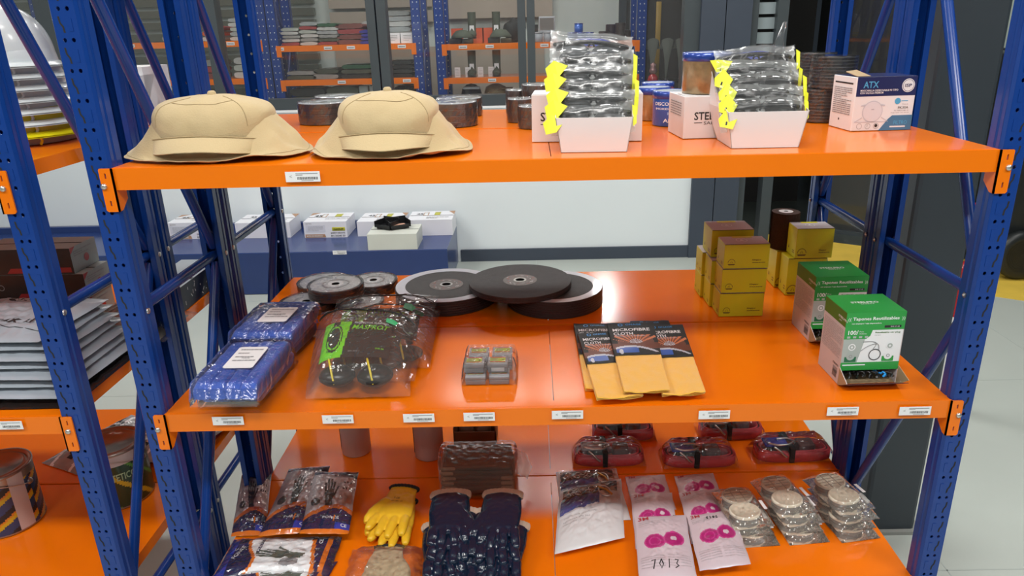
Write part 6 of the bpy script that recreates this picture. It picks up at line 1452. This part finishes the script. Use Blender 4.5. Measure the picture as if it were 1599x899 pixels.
cols = {k: mat('garment_'+k, c, .75, bump=.5, bscale=60, var=.25, vscale=25) for k, c in dict(white=(.45, .47, .45), grey=(.25, .27, .26), pale=(.36, .40, .36), maroon=(.16, .05, .04), blue=(.03, .03, .26), red=(.28, .04, .04), olive=(.06, .075, .05), dark=(.020, .024, .022), green=(.02, .09, .04), silver=(.30, .33, .33), black=(.010, .010, .010), orange=(.60, .10, .03)).items()}
def folded(label, x, y, z, w_, d_, h, m, group, m2=None):
    root = thing('folded_garment', label, 'garment', (x, y, z), group=group); b = MB()
    def f(u, v):
        a = 2*PI*u; c, s = math.cos(a), math.sin(a); xx = w_/2*(abs(c)**.5)*(1 if c > 0 else -1); zz = h/2+h/2*(abs(s)**.6)*(1 if s > 0 else -1); return (xx*(1+.03*nz(v*4, x*9)), v*d_, max(.0004, zz+.006*nz(xx*30+x*7, v*9, z*8)*(1 if zz > h*.4 else 0)))
    b.grid(f, 18, 10, m, closed_u=True); b.add([f(k/18, 0) for k in range(18)][::-1], [tuple(range(18))], m2 or m); b.build('folded_cloth', root)
    b = MB(); b.grid(lambda u, v: (-w_/2*.9+w_*.9*u, .005+.1*v, h+.004+.004*nz(u*9+x*5, v*8)), 8, 5, CLEAR2, smooth=False); b.build('film_cover', root); return root
def pile(cx, w_, n, h, ms, nm, z, y=FY+.05, grp=None):
    lv_ = ['bottom', 'second', 'third', 'fourth', 'fifth', 'sixth']
    for k in range(n): folded('%s garment in film, %s of its pile on the far rack' % (nm, 'top' if k == n-1 else lv_[k]), cx+.006*((k*7) % 3-1), y, z+k*(h+.005), w_, .26, h, cols[ms[k % len(ms)]], grp or nm+' garments on the far rack')
pile(-1.10, .14, 5, .022, ['red', 'white', 'grey', 'white', 'pale'], 'white and red striped', ZA)
pile(-.955, .14, 6, .024, ['white', 'grey', 'white', 'pale', 'red', 'silver'], 'pale striped', ZA)
pile(-.80, .17, 6, .022, ['red', 'olive', 'grey', 'silver', 'white', 'green'], 'greenish grey', ZA)
pile(-.625, .22, 4, .034, ['maroon', 'maroon', 'red', 'maroon'], 'maroon', ZA)
pile(-.47, .15, 4, .022, ['blue'], 'violet blue', ZA-.0, y=FY+.035)
pile(-.52, .13, 5, .030, ['silver', 'white', 'green'], 'pale and green', ZA, y=FY+.31)
pile(-1.045, .24, 2, .030, ['olive', 'grey'], 'dark olive left', ZB); pile(-.85, .20, 2, .036, ['grey', 'olive'], 'grey olive middle', ZB); pile(-.60, .26, 3, .032, ['dark', 'olive', 'green'], 'dark green', ZB); 
pile(-1.025, .28, 3, .060, ['dark', 'olive', 'dark'], 'dark stacked', .9355); pile(-.74, .26, 3, .062, ['olive', 'dark', 'olive'], 'olive stacked', .9355)
for k in range(3): tb('small pale carton on the lowest visible far shelf, %s of three' % ('left', 'middle', 'right')[k], -.60+.085*k, FY+.06, .9355, .07, .06, .20, 0, front=mat('teal_pale_carton', (.35, .45, .44), .5), name='small_carton', group='small pale cartons on the far rack')
pile(-.25, .19, 4, .035, ['silver', 'white', 'silver', 'grey'], 'crumpled silver', ZA+.085, y=FY+.12)
for k in range(2): tb('white printed carton on the far shelf left of the blue posts, %s one' % ('left', 'right')[k], -.335+.108*k, FY+.03, ZA, .10, .08, .078, 0, front=PRW, name='white_carton', group='white printed cartons on the far rack', paint=lambda b, wd, dp, h: (b.push(face_xz(0, -.0006, 0)), lines(b, wd*.2, wd*.8, h*.2, h*.8, 4, INK, 3, z=0, hgt=.2), b.pop()))
pile(-.245, .18, 4, .028, ['black', 'dark', 'black', 'dark'], 'black', ZB); pile(-.235, .17, 3, .06, ['black'], 'black lower', .9355)
pile(-1.50, .22, 5, .030, ['white', 'silver', 'pale', 'white', 'silver'], 'white film wrapped', 1.5005, y=FY+.14); pile(-1.75, .16, 3, .034, ['white', 'orange', 'red'], 'mixed red and white', 1.5005, y=FY+.14); pile(-2.05, .20, 3, .05, ['grey', 'olive', 'dark'], 'grey left end', 1.5005, y=FY+.14)
pile(-1.52, .20, 3, .05, ['white', 'pale', 'white'], 'white lower left', 1.2105, y=FY+.14); pile(-1.85, .22, 3, .045, ['maroon', 'red', 'grey'], 'red lower left', 1.2105, y=FY+.14)
def make_boot(label, h=.17, m='olive', group='boots standing on the far rack'):
    root = thing('work_boot', label, 'boot', (0, 0, 0), group=group); b = MB()
    b.tube([(0, 0, .020), (0, .005, .06), (0, .012, .10), (0, .012, h)], [.034, .032, .032, .034], cols[m], 14); b.tube([(0, .03, .030), (0, -.01, .034), (0, -.06, .028), (0, -.09, .022)], [.032, .036, .034, .020], cols[m], 14, flat=[(1, .85)]*4); b.build('boot_upper', root)
    b = MB(); b.slab([(.036*math.sin(t)*(1 if math.cos(t) < 0 else .95), -.03-.07*math.cos(t)) for t in [2*PI*k/20 for k in range(20)]], 0, .014, BLACKP); b.build('sole', root)
    b = MB(); b.box(-.018, .018, -.024, -.022, .05, .10, WHITE); b.build('hang_tag', root); return root
bt = make_boot('tall boot with white tag on the upper far shelf, left one', .20); bt.location = (.325, FY+.17, ZC+.035)
dup(bt, label='tall boot with white tag on the upper far shelf, right one', loc=(.520, FY+.17, ZC+.035))
dup(bt, label='dark boot on the lower far shelf, left one', loc=(.315, FY+.12, ZD)); dup(bt, label='dark boot on the lower far shelf, right one', loc=(.515, FY+.12, ZD))
for k, x in enumerate((.20, .285, .385, .47)): 
    root = thing('display_card', 'small pale card standing on the lower far shelf, %s of four' % ('leftmost', 'second', 'third', 'rightmost')[k], 'card', (x, FY+.08, ZD), group='small pale cards on the far rack'); b = MB(); b.box(-.022, .022, 0, .004, 0, .075, WHITE); lines(b, 0, 0, 0, 0, 0, INK); b.push(face_xz(0, -.0005, 0)); lines(b, -.016, .016, .01, .065, 5, GREYINK, k, z=0, hgt=.2); b.pop(); b.build('printed_card', root)
for k, (x, w_) in enumerate(((.19, .09), (.36, .10), (.45, .10))): tb('orange red carton at the back of the upper far shelf, %s of three' % ('left', 'middle', 'right')[k], x-w_/2, FY+.28, ZC, w_, .09, .115, 0, front=cols['orange'], name='orange_carton', group='orange red cartons on the far rack')
for k, (x, m) in enumerate(((.25, 'olive'), (.555, 'olive'))):
    root = thing('shoulder_bag', ('olive bag slumped on dark cases on the far upper shelf', 'olive domed hat resting on a dark round box, far upper shelf')[k], ('bag', 'hat')[k], (x, FY+.09, ZC)); b = MB()
    b.rbox(-.10, -.005, -.05, .06, .0, .042, cols['dark'], r=.006, seg=2); b.rbox(.0, .085, -.05, .06, .0, .036, cols['dark'], r=.006, seg=2); b.build('dark_case', root, kind='stuff'); b = MB(); b.lathe([(.085, .043), (.088, .05), (.070, .075), (.045, .098), (0, .105)], cols[m], 28); b.build('cloth_top', root)
root = thing('dark_jacket', 'black jacket heap beside the mullion on the far upper shelf', 'jacket', (.665, FY+.16, ZC)); b = MB(); bm = bmesh.new(); bmesh.ops.create_icosphere(bm, subdivisions=4, radius=1)
for v in bm.verts: n_ = 1+.25*nz(v.co.x*2, v.co.y*2, v.co.z*2); v.co = Vector((v.co.x*.085*n_, v.co.y*.07, .0905+v.co.z*.090*n_))
for v in bm.verts: v.co.z = max(.0, v.co.z)
b.bm(bm, cols['black']); b.build('cloth_heap', root)
root = thing('picture_stand', 'grey framed picture on the far shelf right of the second mullion', 'picture', (.925, FY+.15, ZC+.075)); b = MB(); b.rbox(-.065, .065, 0, .012, 0, .115, GREYP, r=.004, seg=2); b.build('frame', root); b = MB(); b.box(-.055, .055, -.0012, -.0002, .012, .103, mat('grey_picture', (.16, .15, .14), .3)); b.build('picture', root)
tb('white low carton under the picture on the far shelf', .86, FY+.12, ZC, .15, .11, .073, 0, name='white_carton')
tb('black speaker shaped case left of the picture on the far shelf', .80, FY+.20, ZC, .055, .09, .13, 0, front=cols['black'], name='black_case')
for k, (x, y) in enumerate(((.855, .05), (.93, .045))): root = thing('grey_tin', 'grey round tin on the far shelf, %s one' % ('left', 'right')[k], 'tin', (x, FY+y, ZC), group='grey round tins on the far rack'); b = MB(); b.lathe([(0, 0), (.034, 0), (.035, .002), (.035, .066), (0, .066)], GREYD, 28); b.build('tin_body', root); b = MB(); b.lathe([(.035, .0662), (.037, .067), (.037, .075), (0, .076)], GREYP, 28); b.build('lid', root)
k = 0
for x, y, zz in ((1.12, .08, 0), (1.19, .06, 0), (1.26, .09, 0), (1.155, .16, 0), (1.175, .10, .0675)):
    root = thing('blue_tin', 'blue tin on the far shelf, %s' % ('left front', 'middle front', 'right front', 'left rear', 'topmost')[k], 'tin', (x, FY+y, ZC+zz), group='blue tins on the far rack'); b = MB(); b.lathe([(0, 0), (.032, 0), (.034, .002), (.034, .058), (0, .058)], mat('tin_far_blue', (.04, .14, .36), .35, var=.5, vscale=60) if k != 4 else TINB, 28); b.build('tin_body', root); b = MB(); b.lathe([(.034, .0582), (.035, .059), (.035, .066), (0, .0665)], TIND, 28); b.build('lid', root); k += 1
for k, (x, y, h) in enumerate(((1.37, .06, .07), (1.43, .10, .12), (1.50, .06, .13), (1.55, .13, .075))):
    root = thing('dark_disc_stack', 'dark disc stack on the far shelf, %s of four' % ('leftmost', 'second', 'third', 'rightmost')[k], 'disc stack', (x, FY+y, ZC), group='dark disc stacks on the far rack'); b = MB(); n_ = int(h/.012); pr = [(0, 0)]
    for j in range(n_): pr += [(.042, j*h/n_), (.042, (j+.7)*h/n_), (.038, (j+.75)*h/n_), (.038, (j+1)*h/n_)]
    b.lathe(pr+[(0, h)], ABRS, 26, smooth=False); b.build('disc_pile', root); b = MB(); b.disc(.040, h+.0006, GREYP, 26, r0=.01); b.build('paper_label', root)
root = thing('black_helmet', 'black helmet with pale visor under the lower far shelf', 'helmet', (.30, FY+.14, .9255)); b = MB(); b.lathe([(.085, 0), (.09, .10), (.075, .16), (.04, .195), (0, .205)], cols['black'], 28); b.build('shell', root); b = MB(); b.rbox(-.06, .075, -.10, -.03, .165, .185, LOUV, r=.006, seg=2); b.build('visor', root)
root = thing('camouflage_cap', 'olive camouflage cap under the lower far shelf', 'cap', (.50, FY+.15, .9255)); b = MB(); b.lathe([(.09, 0), (.095, .13), (.08, .175), (.03, .198), (0, .202)], mat('camo', (.18, .14, .08), .8, var=.7, vscale=30), 28); b.build('cap_crown', root); b = MB(); b.rbox(.05, .14, -.08, .04, .160, .167, MATS['camo'], r=.003, seg=2); b.build('visor', root)
# dim display behind the right glazing: hanging fans of grey cord
for k, x in enumerate((1.755, 1.87, 1.98)):
    root = thing('grey_cord_fan', 'grey fan of cords in the dark display, %s of three' % ('left', 'middle', 'right')[k], 'cord bundle', (x, FY+.05, 1.13), group='grey cord fans in the dark display')
    for j in range(14): b = MB(); a = -.9+1.8*j/13; b.tube([(0, .0, .0), (.02*math.sin(a), -.02, .16), (.055*math.sin(a), -.03*math.cos(a), .30+.02*math.cos(a*1.5)), (.070*math.sin(a), 0, .24)], .0042, mat('grey_cord', (.10, .115, .10), .7), 6); b.build('cord', root)
    b = MB(); b.lathe([(0, -.005), (.02, -.005), (.02, .01), (0, .01)], BLACKP, 16); b.build('clamp', root)
root = thing('cord_stand', 'dark pedestal under the grey cord fans', 'stand', (1.89, FY+.05, 0)); b = MB(); b.rbox(-.17, .18, -.05, .25, 0, 1.12, BLACKM, r=.004, seg=1, smooth=False); b.build('pedestal', root); b = MB(); b.box(-.18, .19, -.06, .26, 1.12, 1.124, BLACKP); b.build('pedestal_top', root)
root = thing('yellow_level', 'yellow spirit level leaning upright in the dark display', 'level', (1.835, FY+.28, 1.1245)); b = MB(); b.rbox(-.020, .020, 0, .02, 0, .60, mat('dull_yellow', (.30, .19, .02), .5), r=.002, seg=1); b.build('level_body', root); b = MB(); b.rbox(-.012, .012, -.003, .0, .25, .30, LGREY, r=.001, seg=1); b.build('bubble_vial', root)
root = thing('red_ornament', 'small red knobbed figure at the foot of the dark display glass', 'ornament', (1.745, FY-.09, 0)); b = MB(); RD = mat('glossy_red', (.36, .010, .015), .2, coat=.6); b.lathe([(0, 0), (.022, 0), (.022, .02), (.02, .05), (.02, 1.10), (.045, 1.13), (.035, 1.17), (.015, 1.19)], RD, 24); b.build('red_base', root); b = MB(); b.lathe([(.012, 1.185), (.03, 1.20), (.03, 1.22), (.018, 1.24), (.025, 1.26), (0, 1.275)], mat('silver_red', (.35, .2, .2), .25, metal=.6), 24); b.build('knob', root)

# ================================================================== right side: red post, machine with wheel
REDP = mat('red_post_paint', (.33, .006, .010), .25, coat=.4)
root = thing('barrier_post', 'red barrier post with white band behind the right front post', 'post', (2.497, 1.42, 0)); b = MB(); b.lathe([(0, 0), (.055, 0), (.055, .012), (.034, .016), (.034, .56), (.030, .57)], REDP, 28); b.build('post_body', root)
b = MB(); b.lathe([(.0352, .10), (.0352, .42)], WHITE, 28); b.push(T(0, -.0358, .17) @ R('X', PI/2)); b.poly([(-.018, .05), (.018, .05), (.018, .085), (.010, .085), (.010, .115), (-.010, .115), (-.010, .085), (-.018, .085)], INK); b.pop(); b.build('white_band', root)
for z, r_ in ((.61, .042), (.85, .038)):
    b = MB(); b.lathe([(0, z-r_)]+[(r_*math.sin(t), z-r_*math.cos(t)) for t in [PI*k/12 for k in range(1, 12)]]+[(0, z+r_)], REDP, 24); b.build('red_ball', root)
b = MB(); b.lathe([(.014, .57), (.014, .85)], STEEL, 16); b.build('stem', root)
MCH = mat('machine_charcoal', (.016, .019, .020), .4); root = thing('floor_machine', 'dark machine with round black wheel on the yellow stripe, right edge', 'machine', (3.80, 2.98, 0)); b = MB(); b.rbox(-.16, .5, .06, .6, .16, 1.35, MCH, r=.02, seg=2, smooth=False); b.build('machine_body', root)
b = MB(); b.push(T(.0, .02, .160) @ R('X', PI/2)); b.lathe([(0, -.04), (.12, -.04), (.15, -.02), (.155, .02), (.135, .045), (.10, .035), (0, .035)], MCH, 48)
for k in range(9): ring(b, 0, 0, .022+.012*k, .0035, BLACKP, z=.037, n=40)
b.pop(); b.build('wheel', root)
b = MB(); b.rbox(-.13, .45, .62, .66, 1.36, 2.3, mat('pale_green_panel', (.38, .45, .40), .5), r=.004, seg=1, smooth=False); b.build('upper_panel', root)

# flood lamp hanging in the far room; its mirror image shows on the middle shelf
root = thing('flood_lamp', 'bright white flood lamp hanging in the room behind the glass', 'lamp', (1.465, 5.30, 2.655)); b = MB(); b.rbox(-.16, .16, .01, .08, -.16, .16, FRAME, r=.01, seg=2); b.build('lamp_housing', root)
b = MB(); b.box(-.095, .095, -.004, .009, -.105, .105, mat('lamp_glow', (.8, .8, .8), .5, emit=(1, .98, .95, 38))); b.build('lamp_panel', root)
b = MB(); b.lathe([(.01, .15), (.01, .744)], STEEL, 12, c=(0, .045, 0)); b.build('hanging_rod', root)
